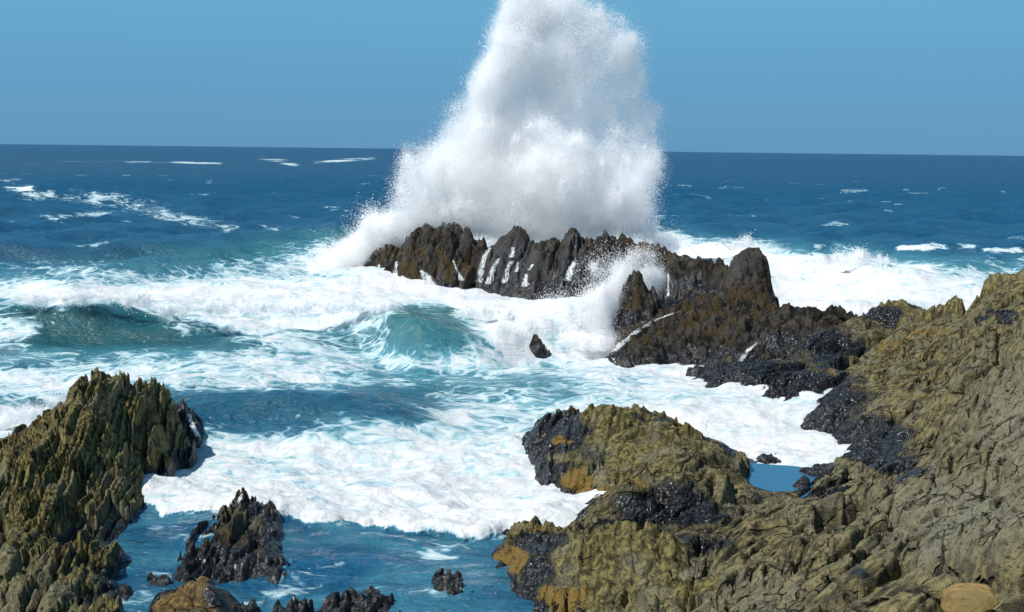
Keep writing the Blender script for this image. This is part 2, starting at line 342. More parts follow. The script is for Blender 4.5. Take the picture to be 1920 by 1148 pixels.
AQUA = {420: [(0, 0)], 440: [(400, 0), (560, 2.5), (640, 6), (1300, 4), (1500, 0)], 470: [(200, 0), (420, 3), (640, 7), (1500, 7), (1650, 3), (1900, 0)],
 490: [(0, 1), (200, 2), (420, 4), (640, 8), (1700, 8), (1850, 4)], 510: [(0, 5), (300, 5), (640, 8), (1850, 7)], 530: [(0, 7), (1800, 9)],
 570: [(0, 6), (400, 8), (640, 9)], 580: [(0, 1), (300, 1), (400, 6), (640, 7), (720, 3), (860, 3), (900, 8)], 640: [(0, 1), (350, 0.5), (480, 3), (700, 4), (860, 5), (920, 9)],
 660: [(0, 6), (500, 6), (700, 7), (900, 9), (1100, 9)], 700: [(0, 7), (500, 8), (760, 6), (1000, 7), (1300, 9)], 725: [(0, 7), (300, 5), (600, 6), (700, 4), (900, 6), (1300, 8)],
 740: [(0, 6), (330, .5), (660, .5), (800, 3), (900, 6), (1050, 6), (1300, 8)], 770: [(0, 7), (330, .2), (760, 1), (900, 8)], 800: [(0, 8), (380, 1), (560, 1), (660, 8)],
 840: [(300, 5), (500, 8), (1000, 9)], 980: [(300, 6), (1000, 8)], 1010: [(300, 1.2), (900, 1.2), (960, 2)], 1060: [(0, 0.6), (900, 0.6)], 1150: [(0, 0.8)]}
TEAL = {425: [(0, 0)], 440: [(400, 0), (560, 4), (640, 4), (700, 0)], 465: [(100, 1), (300, 3.5), (500, 5), (600, 2), (700, 0), (1500, 0)], 490: [(0, 2), (400, 3.5), (560, 1), (1200, 0)], 510: [(0, 0)], 560: [(0, 0)],
 580: [(0, 9), (300, 8), (400, 5), (640, 4), (720, 8), (860, 8), (900, 4), (960, 0)], 600: [(0, 5), (80, 9), (300, 9), (450, 3), (650, 3), (740, 8), (870, 8), (920, 4), (980, 0)],
 640: [(0, 6), (100, 9), (340, 7), (500, 4), (700, 4), (860, 4), (930, 3), (960, 0)], 665: [(0, 1), (500, 1), (900, 1)], 690: [(0, 0)],
 735: [(0, 0), (320, 1), (600, 1), (800, 2)], 755: [(300, 4), (600, 4), (760, 2), (900, 0)], 790: [(330, 2), (560, 2), (700, 0)], 815: [(0, 0)], 990: [(0, 0)], 1012: [(300, 1), (900, 1)], 1050: [(0, 0)]}
STROKES = [ # polyline, half width px (v), value
 ([(45, 306), (150, 303), (240, 303)], 2.8, .30), ([(240, 304), (330, 304), (410, 307)], 2.2, .7), ([(492, 297), (515, 300), (550, 310)], 3.8, .62), ([(515, 300), (530, 302)], 4.0, .62),
 ([(596, 305), (640, 301), (700, 297)], 3.4, .7), ([(15, 350), (48, 349)], 3, .8), ([(60, 366), (140, 371), (230, 382), (290, 398), (350, 412), (420, 425)], 9, .52),
 ([(100, 408), (190, 400), (260, 398)], 6, .42), ([(140, 368), (200, 368), (250, 378), (300, 400)], 10, .56), ([(480, 424), (560, 430), (600, 434)], 4, .35),
 ([(1690, 464), (1750, 462), (1812, 461)], 4.5, .95), ([(1853, 468), (1905, 468)], 4, .8), ([(1545, 460), (1600, 462)], 5, .42), ([(1850, 495), (1930, 490)], 6, .45), ([(160, 462), (200, 455)], 3, .6),
 ([(745, 1105), (790, 1112), (830, 1112)], 12, .52), ([(450, 1130), (580, 1136), (700, 1132)], 9, .42), ([(330, 1000), (440, 985), (330, 985)], 16, .36), ([(560, 1068), (640, 1060)], 5, .3), ([(1010, 965), (1110, 968)], 14, .7)]
FRONT = [(-200, 905), (240, 905), (262, 950), (300, 975), (400, 978), (430, 980), (530, 985), (600, 990), (700, 992), (760, 1000), (800, 1004), (870, 1012), (950, 1010), (1000, 1000), (1020, 1000)]
def waveline(pts):
    A = np.array([np.append(pZ(u, v, z), z) for u, v, z in pts]); return A[:, 0], A[:, 1], A[:, 3]
WAVES = [ # crest (u, v, height), front reach, back reach, metres
 ([(-500, 572, 1.4), (0, 574, 1.3), (100, 570, 1.5), (250, 576, 1.5), (340, 588, 1.2), (450, 590, .9), (600, 584, .8), (700, 592, 1.2), (760, 587, 1.9), (810, 583, 2.1), (860, 590, 1.9), (920, 600, 1.6), (1000, 592, 1.5), (1080, 585, 1.6), (1140, 590, 1.0), (1210, 610, 0)], 2.2, 7),
 ([(250, 745, 0), (330, 742, .55), (420, 744, .7), (560, 740, .7), (700, 752, .55), (820, 772, .1), (900, 780, 0)], 2.6, 4),
 ([(0, 800, 0), (340, 830, .0), (560, 800, .15), (640, 790, .4), (720, 788, .4), (850, 800, .15), (1000, 800, 0)], 1.2, 4),
 ([(300, 445, .3), (480, 440, .9), (560, 434, 1.5), (640, 436, 1.6), (700, 440, 1.2), (760, 440, 0)], 5, 9),
 ([(-300, 470, .4), (0, 468, .7), (160, 463, 1.0), (300, 458, .8), (420, 470, .3), (480, 470, 0)], 5, 9),
 ([(1240, 458, .6), (1350, 464, 1.2), (1450, 470, 1.5), (1600, 482, 1.6), (1700, 494, 1.4), (1800, 512, 1.0), (1880, 530, .6)], 8, 2.2),
 ([(-300, 535, .6), (0, 540, .8), (100, 530, .9), (250, 535, .8), (400, 545, .6), (560, 550, .4), (700, 556, .3), (800, 570, 0)], 3, 4),
 ([(-300, 775, .5), (0, 772, .6), (60, 760, .6), (130, 745, .4), (200, 740, 0)], 1.5, 2)]
def build_sea():
    v = np.concatenate([np.array([9000, 4000, 2600, 2000, 1600, 1400, 1300, 1240]), np.arange(1220, 296, -1.35)])
    ang = PITCH + np.arctan((v - 574) / FPX); Yr = CH / np.tan(np.clip(ang, 0.0007, 1.5)); Yr[0:1] = 0.5
    Yr = np.concatenate([Yr[Yr > 0], ]); Yr = np.sort(Yr)
    Yr = np.concatenate([Yr, np.geomspace(Yr[-1] * 1.03, 60000, 55)])
    ua = np.concatenate([-np.geomspace(3600, 1330, 22)[:-1], np.arange(-1320, 1320, 1.8), np.geomspace(1330, 3600, 22)])
    # columns fan out from the viewpoint so that near water is finest
    Y = np.repeat(Yr[:, None], len(ua), 1); X = Y * (ua / FPX)[None]
    sp = np.gradient(Yr)[:, None]
    Z = np.zeros_like(X); r2 = np.random.default_rng(3)
    amp_y = np.interp(Yr, [0, 30, 36, 45, 60, 80, 110, 400], [.34, .36, .40, .42, .5, .7, 1.0, 1.0])[:, None]
    for i in range(54):
        lam = 0.7 * (42 ** (i / 53.0)); th = math.radians(-90 + 12 + r2.normal() * 28)
        a = 0.0135 * lam ** 0.93 * (0.7 + 0.6 * r2.random()); kx, ky = math.cos(th) * 2 * math.pi / lam, math.sin(th) * 2 * math.pi / lam
        fade = sstep(0.5, 0.22, sp / lam)
        if fade.max() <= 0: continue
        s = np.sin(kx * X + ky * Y + r2.random() * 6.283)
        Z += a * fade * amp_y * (2 * ((s + 1) / 2) ** 1.7 - 0.8)
    for pts, wf, wb in WAVES:
        cx, cy, cz = waveline(pts)
        gx = np.linspace(cx.min() - 3, cx.max() + 3, 600); kr = np.hanning(25); kr /= kr.sum()
        sm = lambda a: np.convolve(np.pad(a, 12, mode='edge'), kr, 'valid')
        cy = sm(np.interp(gx, cx, cy)); cz = sm(np.interp(gx, cx, cz)); cx = gx
        wob = (fbm2(X / 4, X * 0 + len(pts), 3, 5) - .5) * 1.2
        yc = np.interp(X, cx, cy) + wob; A = np.interp(X, cx, cz, left=cz[0], right=0) * (0.82 + 0.36 * fbm2(X / 1.7, Y / 6, 2, 9))
        d = Y - yc
        Z += A * np.where(d < 0, np.exp(-(np.abs(d) / wf) ** 2.0), np.exp(-(d / wb) ** 1.5))
        Z -= 0.22 * A * np.exp(-((d + wf * 2.1) / (wf * 1.2)) ** 2)
    # broken white water in front of the spire
    c = pZ(1060, 640, 0); Z += 1.0 * np.exp(-((X - c[0]) / 3.0) ** 2 - ((Y - c[1] - 3) / 2.4) ** 2)
    # spilled front of the near foam
    fx = np.array([pZ(a, b, 0)[0] for a, b in FRONT]); fy = np.array([pZ(a, b, 0)[1] for a, b in FRONT])
    yf = np.interp(X, fx, fy) + (fbm2(X * 1.1, X * 0 + 3, 4, 21) - .5) * 1.3 + (fbm2(X * 5, Y * 5, 2, 22) - .5) * .25
    df = Y - yf
    inside = sstep(-0.03, 0.12, df)
    Z += np.where(df > 0, 0.22 * (1 - np.exp(-df / 0.22)) * np.exp(-df / 6), 0)
    u, vv = proj(X, Y, np.where(Y < 250, Z * 0, Z * 0))
    wu = (fbm2(X / 3.0, Y / 3.0, 4, 31) - .5); wvv = (fbm2(X / 3.0, Y / 3.0, 4, 32) - .5)
    sc = np.clip(60.0 / Y, 0.02, 2.0)
    u2 = u + wu * 80 * sc; v2 = vv + wvv * 22 * sc * np.clip(60 / Y, 0, 1)
    # lookups use the wave crest's own place: raise v by the height of the water
    uz, vz = proj(X, Y, Z); u2 += uz - u; v2 += vz - vv
    m = rows_interp(FOAM, u2, v2) / 10.0
    for pts, wd, val in STROKES:
        best = np.full(X.shape, 1e9)
        for (a, b), (c2, d2) in zip(pts[:-1], pts[1:]):
            L2 = ((c2 - a) / 4) ** 2 + (d2 - b) ** 2 + 1e-6
            t = np.clip((((u2 - a) / 4) * ((c2 - a) / 4) + (v2 - b) * (d2 - b)) / L2, 0, 1)
            best = np.minimum(best, np.hypot((u2 - a - t * (c2 - a)) / 4, v2 - b - t * (d2 - b)))
        brk = np.where(Y > 110, np.where(Y < 260, .75, .40) + .7 * sstep(.35, .62, fbm2(X / (Y * .02), Y / (Y * .02) + Y / 30, 3, 78)), 1)
        m = np.maximum(m, val * brk * np.exp(-(best / wd) ** 2))
        m = np.where(v2 > 1012, m, m)
    cap = sstep(.70, .78, fbm2(X / 7 + Y * .02, Y / 11, 4, 91)) * sstep(120, 180, Y) * (1 - sstep(350, 700, Y)) * .45; m = np.maximum(m, cap)
    strokes_near = m * (vv > 1015)
    big = rows_interp(FOAM, u2, v2) / 10.0
    m = np.where(vv > 900, np.where(u < 1025, m * inside + (1 - inside) * np.where(big > 0, np.maximum(m - big, 0) , m), m), m)
    near = np.zeros_like(m)
    for pts, wd, val in STROKES[-6:-1]:
        for a, b in pts: near = np.maximum(near, val * np.exp(-((u2 - a) / 55) ** 2 - ((v2 - b) / wd) ** 2))
    near = np.maximum(near, .10 + .30 * sstep(.52, .72, fbm2(X / 1.6, Y / .8, 4, 92)))
    m = np.where((vv > 900) & (u < 1025), np.maximum(m * inside, near * (1 - inside)), m)
    aq = rows_interp(AQUA, u2, v2) / 10.0; te = rows_interp(TEAL, u2, v2) / 10.0
    aq = np.where((vv > 900) & (u < 1025), aq * inside + (1 - inside) * (.02 + .30 * sstep(.4, .7, fbm2(X / 2.2, Y / 1.4, 3, 93))), aq)
    aq = np.clip(aq * (0.45 + 1.0 * fbm2(X / 2.5, Y / 2.0, 4, 41)), 0, 1)
    te = np.clip(te * (0.6 + 0.7 * fbm2(X / 3, Y / 3, 3, 42)), 0, 1)
    # billows of the foam itself
    near_k = np.clip(1.6 - Y / 120, 0.15, 1)
    Z += np.clip(m, 0, 1) * near_k * ((fbm2(X / 0.9, Y / 0.9, 4, 51) - .5) * .34 + (ridg2(X / 2.6, Y / 2.0, 3, 52) - .5) * .30) * np.clip(3 / (sp + 1), 0, 1)
    Z -= 0.05
    V = np.stack([X, Y, Z], -1).reshape(-1, 3)
    mask = np.stack([m, aq, te, np.ones_like(m)], -1).reshape(-1, 4)
    o = mesh_obj('sea', V, grid_faces(*X.shape), M_SEA, attrs={'mask': ('FLOAT_COLOR', mask)}, origin=np.zeros(3))
    return tag(o, kind='structure')
build_sea()

# ------------------------------------------------------------------ rocks
BVHS = []
def blobs(bl, u, v):
    r = np.zeros(u.shape)
    for a, b, ru, rv, val in bl: r = np.maximum(r, val * np.exp(-((u - a) / ru) ** 2 - ((v - b) / rv) ** 2))
    return r
def slats(x, y, seed):                     # blocky cells: (random value, distance to own centre, gap to the next cell)
    ix, iy = np.floor(x), np.floor(y)
    f1 = np.full(x.shape, 9.0); f2 = np.full(x.shape, 9.0); idv = np.zeros(x.shape)
    for dy in (-1, 0, 1):
        for dx in (-1, 0, 1):
            cx, cy = ix + dx, iy + dy
            px = cx + 0.1 + 0.8 * hsh(cx, cy, 1, seed); py = cy + 0.1 + 0.8 * hsh(cx, cy, 2, seed)
            d = np.maximum(np.abs(x - px), np.abs(y - py)); h = hsh(cx, cy, 3, seed); near = d < f1
            f2 = np.where(near, f1, np.minimum(f2, d)); idv = np.where(near, h, idv); f1 = np.where(near, d, f1)
    return idv, f1, f2
def facets(x, y, seed, tilt=1.1, k=.42):         # the upper envelope of tilted planes: broken angular rock with sharp creases
    ix, iy = np.floor(x), np.floor(y); b1 = np.full(x.shape, -9.0); b2 = np.full(x.shape, -9.0)
    for dy in (-1, 0, 1):
        for dx in (-1, 0, 1):
            cx, cy = ix + dx, iy + dy
            ux = x - cx - hsh(cx, cy, 1, seed); uy = y - cy - hsh(cx, cy, 2, seed)
            h = hsh(cx, cy, 3, seed) + (hsh(cx, cy, 4, seed) - .5) * tilt * ux + (hsh(cx, cy, 5, seed) - .5) * tilt * uy - k * (ux * ux + uy * uy)
            b2 = np.maximum(b2, np.minimum(b1, h)); b1 = np.maximum(b1, h)
    return b1 - .66, b1 - b2
def rockface(X, Y, H, strike, big, fin, rag, seed, warp=.5):
    """adds upright blades of slate: big (width, length, height), fin (width, length, height), rag = rounded roughness"""
    c, s = math.cos(math.radians(strike)), math.sin(math.radians(strike))
    wx = (fbm2(X * .8, Y * .8, 3, seed + 5) - .5); wy = (fbm2(X * .8, Y * .8, 3, seed + 6) - .5)
    A = X * c + Y * s + wx * warp; B = -X * s + Y * c + wy * warp
    D = np.zeros_like(H)
    if big:
        gp = 1.0 + 0 * A
        if warp < .3:                                     # clean parallel beds
            i, f1, f2 = slats(A / big[0], B / big[1], seed); D += big[2] * (i - .5); i, gp = facets(A / (big[0] * 3), B / big[1], seed); D += .25 * i
        else:
            i, gp = facets(A / big[0], B / big[1], seed); D += big[2] * 1.35 * i - big[2] * .30 * np.exp(-(gp / .035) ** 2)
    if fin:
        i, f1, f2 = slats(A / fin[0], B / fin[1], seed + 1); D += fin[2] * (i - .5 - .12 * f1)
        i, f1, f2 = slats(A / fin[0] * 2.1, B / fin[1] * 1.8, seed + 2); D += fin[2] * .5 * (i - .5 - .2 * f1)
    i, gp = facets(A / .42, B / .55, seed + 7, 1.4); D += rag * 1.6 * i - rag * .6 * np.exp(-(gp / .05) ** 2)
    i, gp = facets(A / .17, B / .21, seed + 8, 1.4); D += rag * .7 * i
    D += rag * .5 * (ridg2(X / .7, Y / .7, 4, seed + 3) - .55) + rag * .5 * (fbm2(X * 7, Y * 7, 3, seed + 4) - .5)
    amp = (abs(big[2]) if big else 0) * .6 + (fin[2] if fin else 0) * .5 + rag * .3
    return D * np.clip((H + .7) / max(amp * 1.6, .15), 0.0, 1)
def rock(name, label, cat, base, mid, sil, back, res, mat, strike=0, big=None, fin=None, rag=.1, wet=(0.1, .5), wetb=(), gold=(), dry=(), goldz=None, grey=(), group=None, seed=0, skirt=.7, zb=0.0, lump=.14, warp=.5, parent=None):
    pts = [P(p) for p in base]; nb = len(pts)
    S = [P(p) for p in sil]; pts += [P(p) for p in mid] + S
    for p in S:
        k = (p[1] + back) / p[1]
        pts.append(np.array([p[0] * k, p[1] + back, zb - .1])); pts.append(np.array([p[0] * (1 + .35 * (k - 1)), p[1] + back * .35, p[2] * .82]))
    pts = np.array(pts); cen = pts[:, :2].mean(0)
    lo = pts[pts[:, 2] < zb + .05]; d = lo[:, :2] - cen; L = np.linalg.norm(d, axis=1, keepdims=True) + 1e-6
    sk = np.concatenate([lo[:, :2] + d / L * skirt, np.full((len(lo), 1), zb - 1.3)], 1)
    pts = np.concatenate([pts, sk]); f = RBF(pts)
    x0, y0 = pts[:, :2].min(0) - .2; x1, y1 = pts[:, :2].max(0) + .2
    X, Y = np.meshgrid(np.arange(x0, x1, res), np.arange(y0, y1, res))
    H = f(X, Y) - 3 * hull_out(hull(pts[:, :2]), X, Y)
    H = H - .08 * np.clip(H, 0, 1) + rockface(X, Y, H, strike, big, fin, rag, seed, warp)
    H = np.maximum(H, -1.4)
    keep = H > -.7
    F = grid_faces(*X.shape, keep=keep)
    k = res * 1.2
    X2 = X + (fbm3(X * 3, Y * 3, H * 2.2, 3, seed + 8) - .5) * lump + (hsh(X * 1e3, Y * 1e3, 0, seed) - .5) * res * .3
    Y2 = Y + (fbm3(X * 3, Y * 3, H * 2.2, 3, seed + 9) - .5) * lump
    V = np.stack([X2, Y2, H], -1).reshape(-1, 3)
    u, v = proj(V[:, 0], V[:, 1], V[:, 2]); nz = fbm2(V[:, 0] * 1.5, V[:, 1] * 1.5, 4, seed + 10) - .5
    du = (fbm2(V[:, 0] * 2, V[:, 1] * 2, 3, seed + 12) - .5)
    m_w = 1 - sstep(wet[0], wet[1], V[:, 2] + nz * .9 * (wet[1] - wet[0] + .3))
    m_w = np.clip(np.maximum(m_w, blobs(wetb, u + du * 50, v + nz * 30)) - blobs(dry, u + du * 50, v + nz * 30), 0, 1)
    m_g = blobs(gold, u + du * 40, v + nz * 25)
    if goldz: m_g = np.maximum(m_g, .75 * sstep(goldz[0] - .2, goldz[0], V[:, 2] + nz) * (1 - sstep(goldz[1], goldz[1] + .3, V[:, 2] + nz)) * sstep(.42, .6, nz + .5))
    m_y = blobs(grey, u, v)
    mask = np.stack([m_w, m_g, m_y, np.ones_like(m_w)], -1)
    V, F, mask = compact(V, F, mask)
    o = mesh_obj(name, V, F, mat, attrs={'mask': ('FLOAT_COLOR', mask)}, parent=parent, smooth=False)
    BVHS.append((o, V, F))
    if not parent: tag(o, label, cat, group)
    return o
SL = 'slate stack'
# --- near slate stacks in the cove
rock('slate_stack', 'tallest ridged olive slate stack standing in the cove, dark cliff side towards the foam', 'sea stack',
  base=[(350, 832), (322, 878), (298, 905), (264, 912), (266, 1000), (242, 1052), (215, 1078), (188, 1092), (120, 1120), (0, 1140), (-200, 1150), (-420, 1120)],
  mid=[(335, 790, 40.6), (300, 800, 38.6), (250, 780, 36.6), (262, 870, 35.4), (240, 900, 34.2), (225, 960, 32.2), (200, 800, 34.6), (150, 850, 32.8), (100, 850, 31.8), (60, 850, 31.3), (150, 930, 31.2), (100, 930, 30.2), (40, 930, 29.9),
       (200, 1000, 30.6), (150, 1000, 29.6), (80, 1000, 29.0), (0, 1000, 28.4), (-60, 900, 30.5)],
  sil=[(340, 800, 41.6), (328, 762, 41.3), (305, 712, 40.4), (290, 700, 39.6), (265, 694, 38.6), (245, 704, 37.8), (220, 706, 37.2), (185, 706, 36.6), (150, 712, 36.0), (128, 730, 35.6), (100, 762, 35.0), (60, 784, 34.4), (22, 812, 33.8), (-10, 852, 33.2), (-60, 858, 33), (-200, 870, 32.5)],
  back=2.6, res=.027, lump=.03, warp=.18, mat=M_STACK, strike=6, big=(.42, 1.5, .60), fin=(.105, 4.5, .30), rag=.02, wet=(.05, .55), seed=11)
rock('slate_outcrop', 'low olive slate outcrop at the foot of the tallest stack, touching its base', 'rock',
  base=[(228, 1148), (225, 1200), (180, 1260), (0, 1300), (-300, 1300)], mid=[(120, 1110, 26.0), (60, 1100, 25.8), (60, 1148, 24.8), (150, 1148, 25), (0, 1100, 25.5), (-60, 1100, 25.6)],
  sil=[(212, 1128, 26.7), (195, 1105, 26.8), (165, 1082, 27.0), (130, 1060, 27.2), (90, 1045, 27.4), (50, 1032, 27.6), (15, 1018, 27.6), (-50, 1018, 27.6), (-200, 1020, 27.6)],
  back=1.6, res=.036, mat=M_STACK, strike=8, lump=.05, warp=.22, big=(.4, 1.0, .45), fin=(.12, 3.0, .26), rag=.04, wet=(.0, .35), grey=[(60, 1100, 80, 40, .5)], seed=21)
rock('rock_shard', 'thin dark shard in the foam behind the tallest slate stack', 'rock',
  base=[(390, 822), (372, 830), (350, 834)], mid=[], sil=[(345, 762, 43.2), (352, 760, 43.1), (362, 772, 42.8), (376, 795, 42.6), (386, 815, 42.4)],
  back=.8, res=.04, mat=M_DARK, strike=20, fin=(.14, .6, .3), rag=.1, wet=(.8, 1.6), seed=31, skirt=.4)
rock('rock_stub', 'small dark stub of rock in the foam behind the shoulder of the tallest stack', 'rock',
  base=[(18, 852), (0, 856), (-30, 856)], mid=[], sil=[(-20, 815, 41), (4, 822, 41), (14, 836, 41)],
  back=.8, res=.04, mat=M_DARK, strike=0, fin=(.14, .5, .25), rag=.1, wet=(.4, 1.2), seed=32, skirt=.4)
rock('slate_stack', 'black pointed slate rock rising from blue water, white water draining from its tip', 'sea stack',
  base=[(330, 1085), (345, 1112), (400, 1128), (470, 1142), (540, 1146), (588, 1143), (590, 1134), (560, 1075), (540, 1035), (532, 1010)],
  mid=[(360, 1050, 28.8), (400, 1060, 28.5), (420, 1020, 29.4), (470, 1030, 28.9), (500, 1030, 29.3), (450, 1080, 27.9), (520, 1080, 27.9), (540, 1110, 27.3), (455, 970, 31.0), (490, 975, 31.1)],
  sil=[(328, 1050, 29.3), (340, 1030, 29.6), (362, 1012, 30.0), (385, 1004, 30.3), (408, 980, 30.9), (414, 944, 31.4), (430, 942, 31.5), (444, 925, 31.7), (456, 906, 31.8), (468, 922, 31.8), (480, 938, 31.8), (498, 938, 31.8), (512, 955, 31.8), (526, 985, 31.6), (531, 1003, 31.5)],
  back=1.1, res=.034, mat=M_DARK, strike=-4, lump=.07, big=(.36, 1.0, .42), fin=(.10, 3.5, .24), rag=.02, warp=.22, wet=(.1, .9), wetb=[(520, 1060, 60, 70, .8)], seed=41, skirt=.5)
rock('brown_boulder', 'tan brown boulder with a pointed top below the black pointed slate rock', 'boulder',
  base=[(285, 1160), (300, 1200), (440, 1200), (450, 1160)], mid=[(340, 1115, 25.5), (400, 1120, 25.2), (350, 1148, 24.9)],
  sil=[(292, 1138, 25.7), (318, 1112, 25.9), (350, 1096, 26.0), (382, 1090, 26.0), (400, 1104, 25.9), (420, 1126, 25.8), (438, 1140, 25.7)], back=.8, res=.034, mat=M_BROWN, strike=30, big=(.5, .7, .2), rag=.12,
  wet=(.0, .25), wetb=[(412, 1115, 36, 40, 1.2), (310, 1105, 26, 14, .9)], seed=51, skirt=.5)
rock('slate_rock', 'low dark ridged rock beside the rippled blue water, cut by the lower frame edge', 'rock',
  base=[(596, 1150), (600, 1180), (750, 1180), (752, 1150)], mid=[(650, 1148, 25.9), (700, 1148, 25.9)],
  sil=[(604, 1142, 26.5), (628, 1132, 26.6), (650, 1118, 26.6), (668, 1122, 26.6), (692, 1117, 26.6), (712, 1126, 26.6), (738, 1138, 26.5)], back=.6, res=.03, mat=M_DARK, strike=-25, fin=(.14, .4, .26), rag=.1, wet=(.1, .7), seed=61, skirt=.4)
rock('slate_rock', 'small black finned rock alone in the rippled blue water', 'rock',
  base=[(816, 1110), (850, 1118), (888, 1116)], mid=[], sil=[(820, 1084, 27.6), (832, 1086, 27.6), (842, 1074, 27.6), (852, 1072, 27.6), (862, 1078, 27.6), (872, 1092, 27.6), (882, 1108, 27.6)],
  back=.5, res=.026, mat=M_DARK, strike=-30, fin=(.13, .4, .26), rag=.07, wet=(.1, .8), seed=62, skirt=.3)
for j, (uu, vv, ru, h, lab) in enumerate([(193, 1098, 15, .13, 'flat pebble brown rock just off the base of the tallest stack'), (234, 1118, 13, .24, 'small black knob of rock between the low outcrop and the brown boulder'),
    (282, 1088, 8, .12, 'tiny rock tip beside the wet black slab near the pointed slate'), (302, 1096, 26, .16, 'wet black slab awash beside the pointed slate rock'), (207, 1128, 12, .22, 'small black knob hard against the low olive outcrop')]):
    rock('small_rock', lab, 'rock', base=[(uu - ru, vv), (uu, vv + 7), (uu + ru, vv)], mid=[], sil=[(uu - ru * .7, vv - h * 50, pZ(uu, vv, 0)[1] + .1), (uu, vv - h * 80, pZ(uu, vv, 0)[1] + .12), (uu + ru * .7, vv - h * 45, pZ(uu, vv, 0)[1] + .1)],
      back=.35, res=.03, mat=M_DARK, fin=(.12, .25, .10), rag=.06, wet=(.15, .5), seed=70 + j, skirt=.25, group='small rocks awash in the cove')
# --- rock cone in the breaking wave
rock('rock_cone', 'lone pointed dark rock in the white water of the breaking wave', 'rock',
  base=[(994, 658), (1010, 662), (1030, 661)], mid=[(1010, 645, 60.6)], sil=[(996, 638, 61), (1001, 632, 61), (1009, 629, 61), (1018, 640, 61), (1024, 650, 61), (1029, 658, 61)],
  back=.8, res=.05, mat=M_REEF, fin=(.2, .5, .15), rag=.1, wet=(.1, .6), seed=81, lump=.1, big=(.5, .8, .2), skirt=.3)
# --- far reef
rock('reef_crag', 'brown seaweed covered crag veiled by fine spray under the plume', 'reef rock',
  base=[(668, 516), (700, 522), (730, 532), (790, 536), (815, 541), (850, 541), (880, 530), (915, 526)],
  mid=[(700, 500, 95), (745, 500, 93), (800, 500, 91.5), (850, 500, 90.8), (880, 490, 91.5), (770, 480, 93)],
  sil=[(676, 508, 98), (688, 490, 97), (705, 476, 96.5), (722, 468, 96), (745, 470, 95.5), (756, 468, 95), (760, 442, 95), (778, 446, 94.5), (792, 436, 94.5), (797, 418, 94.5), (822, 416, 94.3), (850, 424, 94), (880, 432, 94), (908, 452, 94), (918, 470, 94)],
  back=4, res=.085, mat=M_REEF, strike=-15, big=(1.0, 1.7, .65), fin=(.32, 3.5, .45), rag=.2, wet=(.1, .7), goldz=(.5, 2.6), seed=91)
rock('reef_crag', 'grey crag streaked by many white cascades, between the veiled crag and the black peaks', 'reef rock',
  base=[(895, 535), (940, 541), (985, 548), (1010, 555), (1045, 552)], mid=[(905, 500, 90.4), (940, 500, 89.5), (990, 500, 89), (1030, 510, 87.8), (1000, 530, 87.4), (960, 470, 91.5)],
  sil=[(905, 470, 93), (925, 455, 93), (948, 450, 92.6), (958, 446, 92.4), (968, 438, 92.2), (980, 446, 92), (1005, 450, 92), (1018, 458, 91.6), (1030, 448, 91.4), (1060, 452, 91)],
  back=4, res=.085, mat=M_REEF, strike=-15, big=(1.2, 1.9, 1.0), fin=(.34, 3.5, .5), rag=.16, wet=(.2, .9), grey=[(960, 490, 60, 50, .8)], seed=92)
rock('reef_crag', 'black twin peaked crag, sharpest of the reef, directly under the plume', 'reef rock',
  base=[(1035, 552), (1060, 560), (1100, 560), (1150, 556), (1180, 545)], mid=[(1060, 500, 87.5), (1090, 480, 88), (1090, 520, 86), (1130, 480, 88), (1130, 520, 86), (1080, 540, 85), (1160, 500, 87)],
  sil=[(1056, 462, 90), (1066, 426, 90), (1080, 424, 90), (1090, 430, 90), (1099, 444, 89.8), (1108, 430, 89.8), (1126, 430, 89.8), (1139, 426, 89.8), (1152, 440, 89.6), (1160, 458, 89.6), (1185, 462, 89.6)],
  back=4, res=.08, mat=M_REEF, strike=-12, big=(1.0, 1.7, 1.0), fin=(.34, 3.5, .5), rag=.16, wet=(.8, 3.0), grey=[(1075, 490, 25, 60, .7)], seed=93)
rock('reef_ledge', 'rust brown flat topped ledge behind the black twin peaked crag', 'reef rock',
  base=[(1150, 545), (1200, 540), (1290, 535)], mid=[(1180, 500, 83), (1220, 500, 82), (1260, 510, 80), (1200, 475, 87)],
  sil=[(1158, 448, 92), (1180, 450, 92), (1200, 455, 92), (1228, 459, 91), (1250, 466, 89), (1272, 480, 86), (1290, 492, 84)],
  back=4, res=.09, mat=M_REEF, strike=10, big=(1.4, 1.4, .5), fin=(.4, .7, .22), rag=.35, wet=(.0, .7), goldz=(1.0, 4), seed=94)
rock('reef_block', 'black blocky cliff with a thin waterfall, beside the tall tower', 'reef rock',
  base=[(1215, 600), (1260, 602), (1330, 602), (1390, 600)], mid=[(1245, 540, 72.3), (1300, 540, 71.6), (1350, 540, 70.8), (1250, 580, 69), (1320, 580, 69), (1380, 560, 69)],
  sil=[(1232, 520, 75), (1240, 502, 75), (1262, 486, 75), (1282, 484, 75), (1300, 487, 74.6), (1322, 484, 74.4), (1336, 492, 74), (1352, 496, 74), (1372, 494, 73)],
  back=3.5, res=.07, mat=M_REEF, strike=8, big=(1.2, 1.6, .6), fin=(.32, 3.0, .35), rag=.16, wet=(.8, 4.0), seed=95)
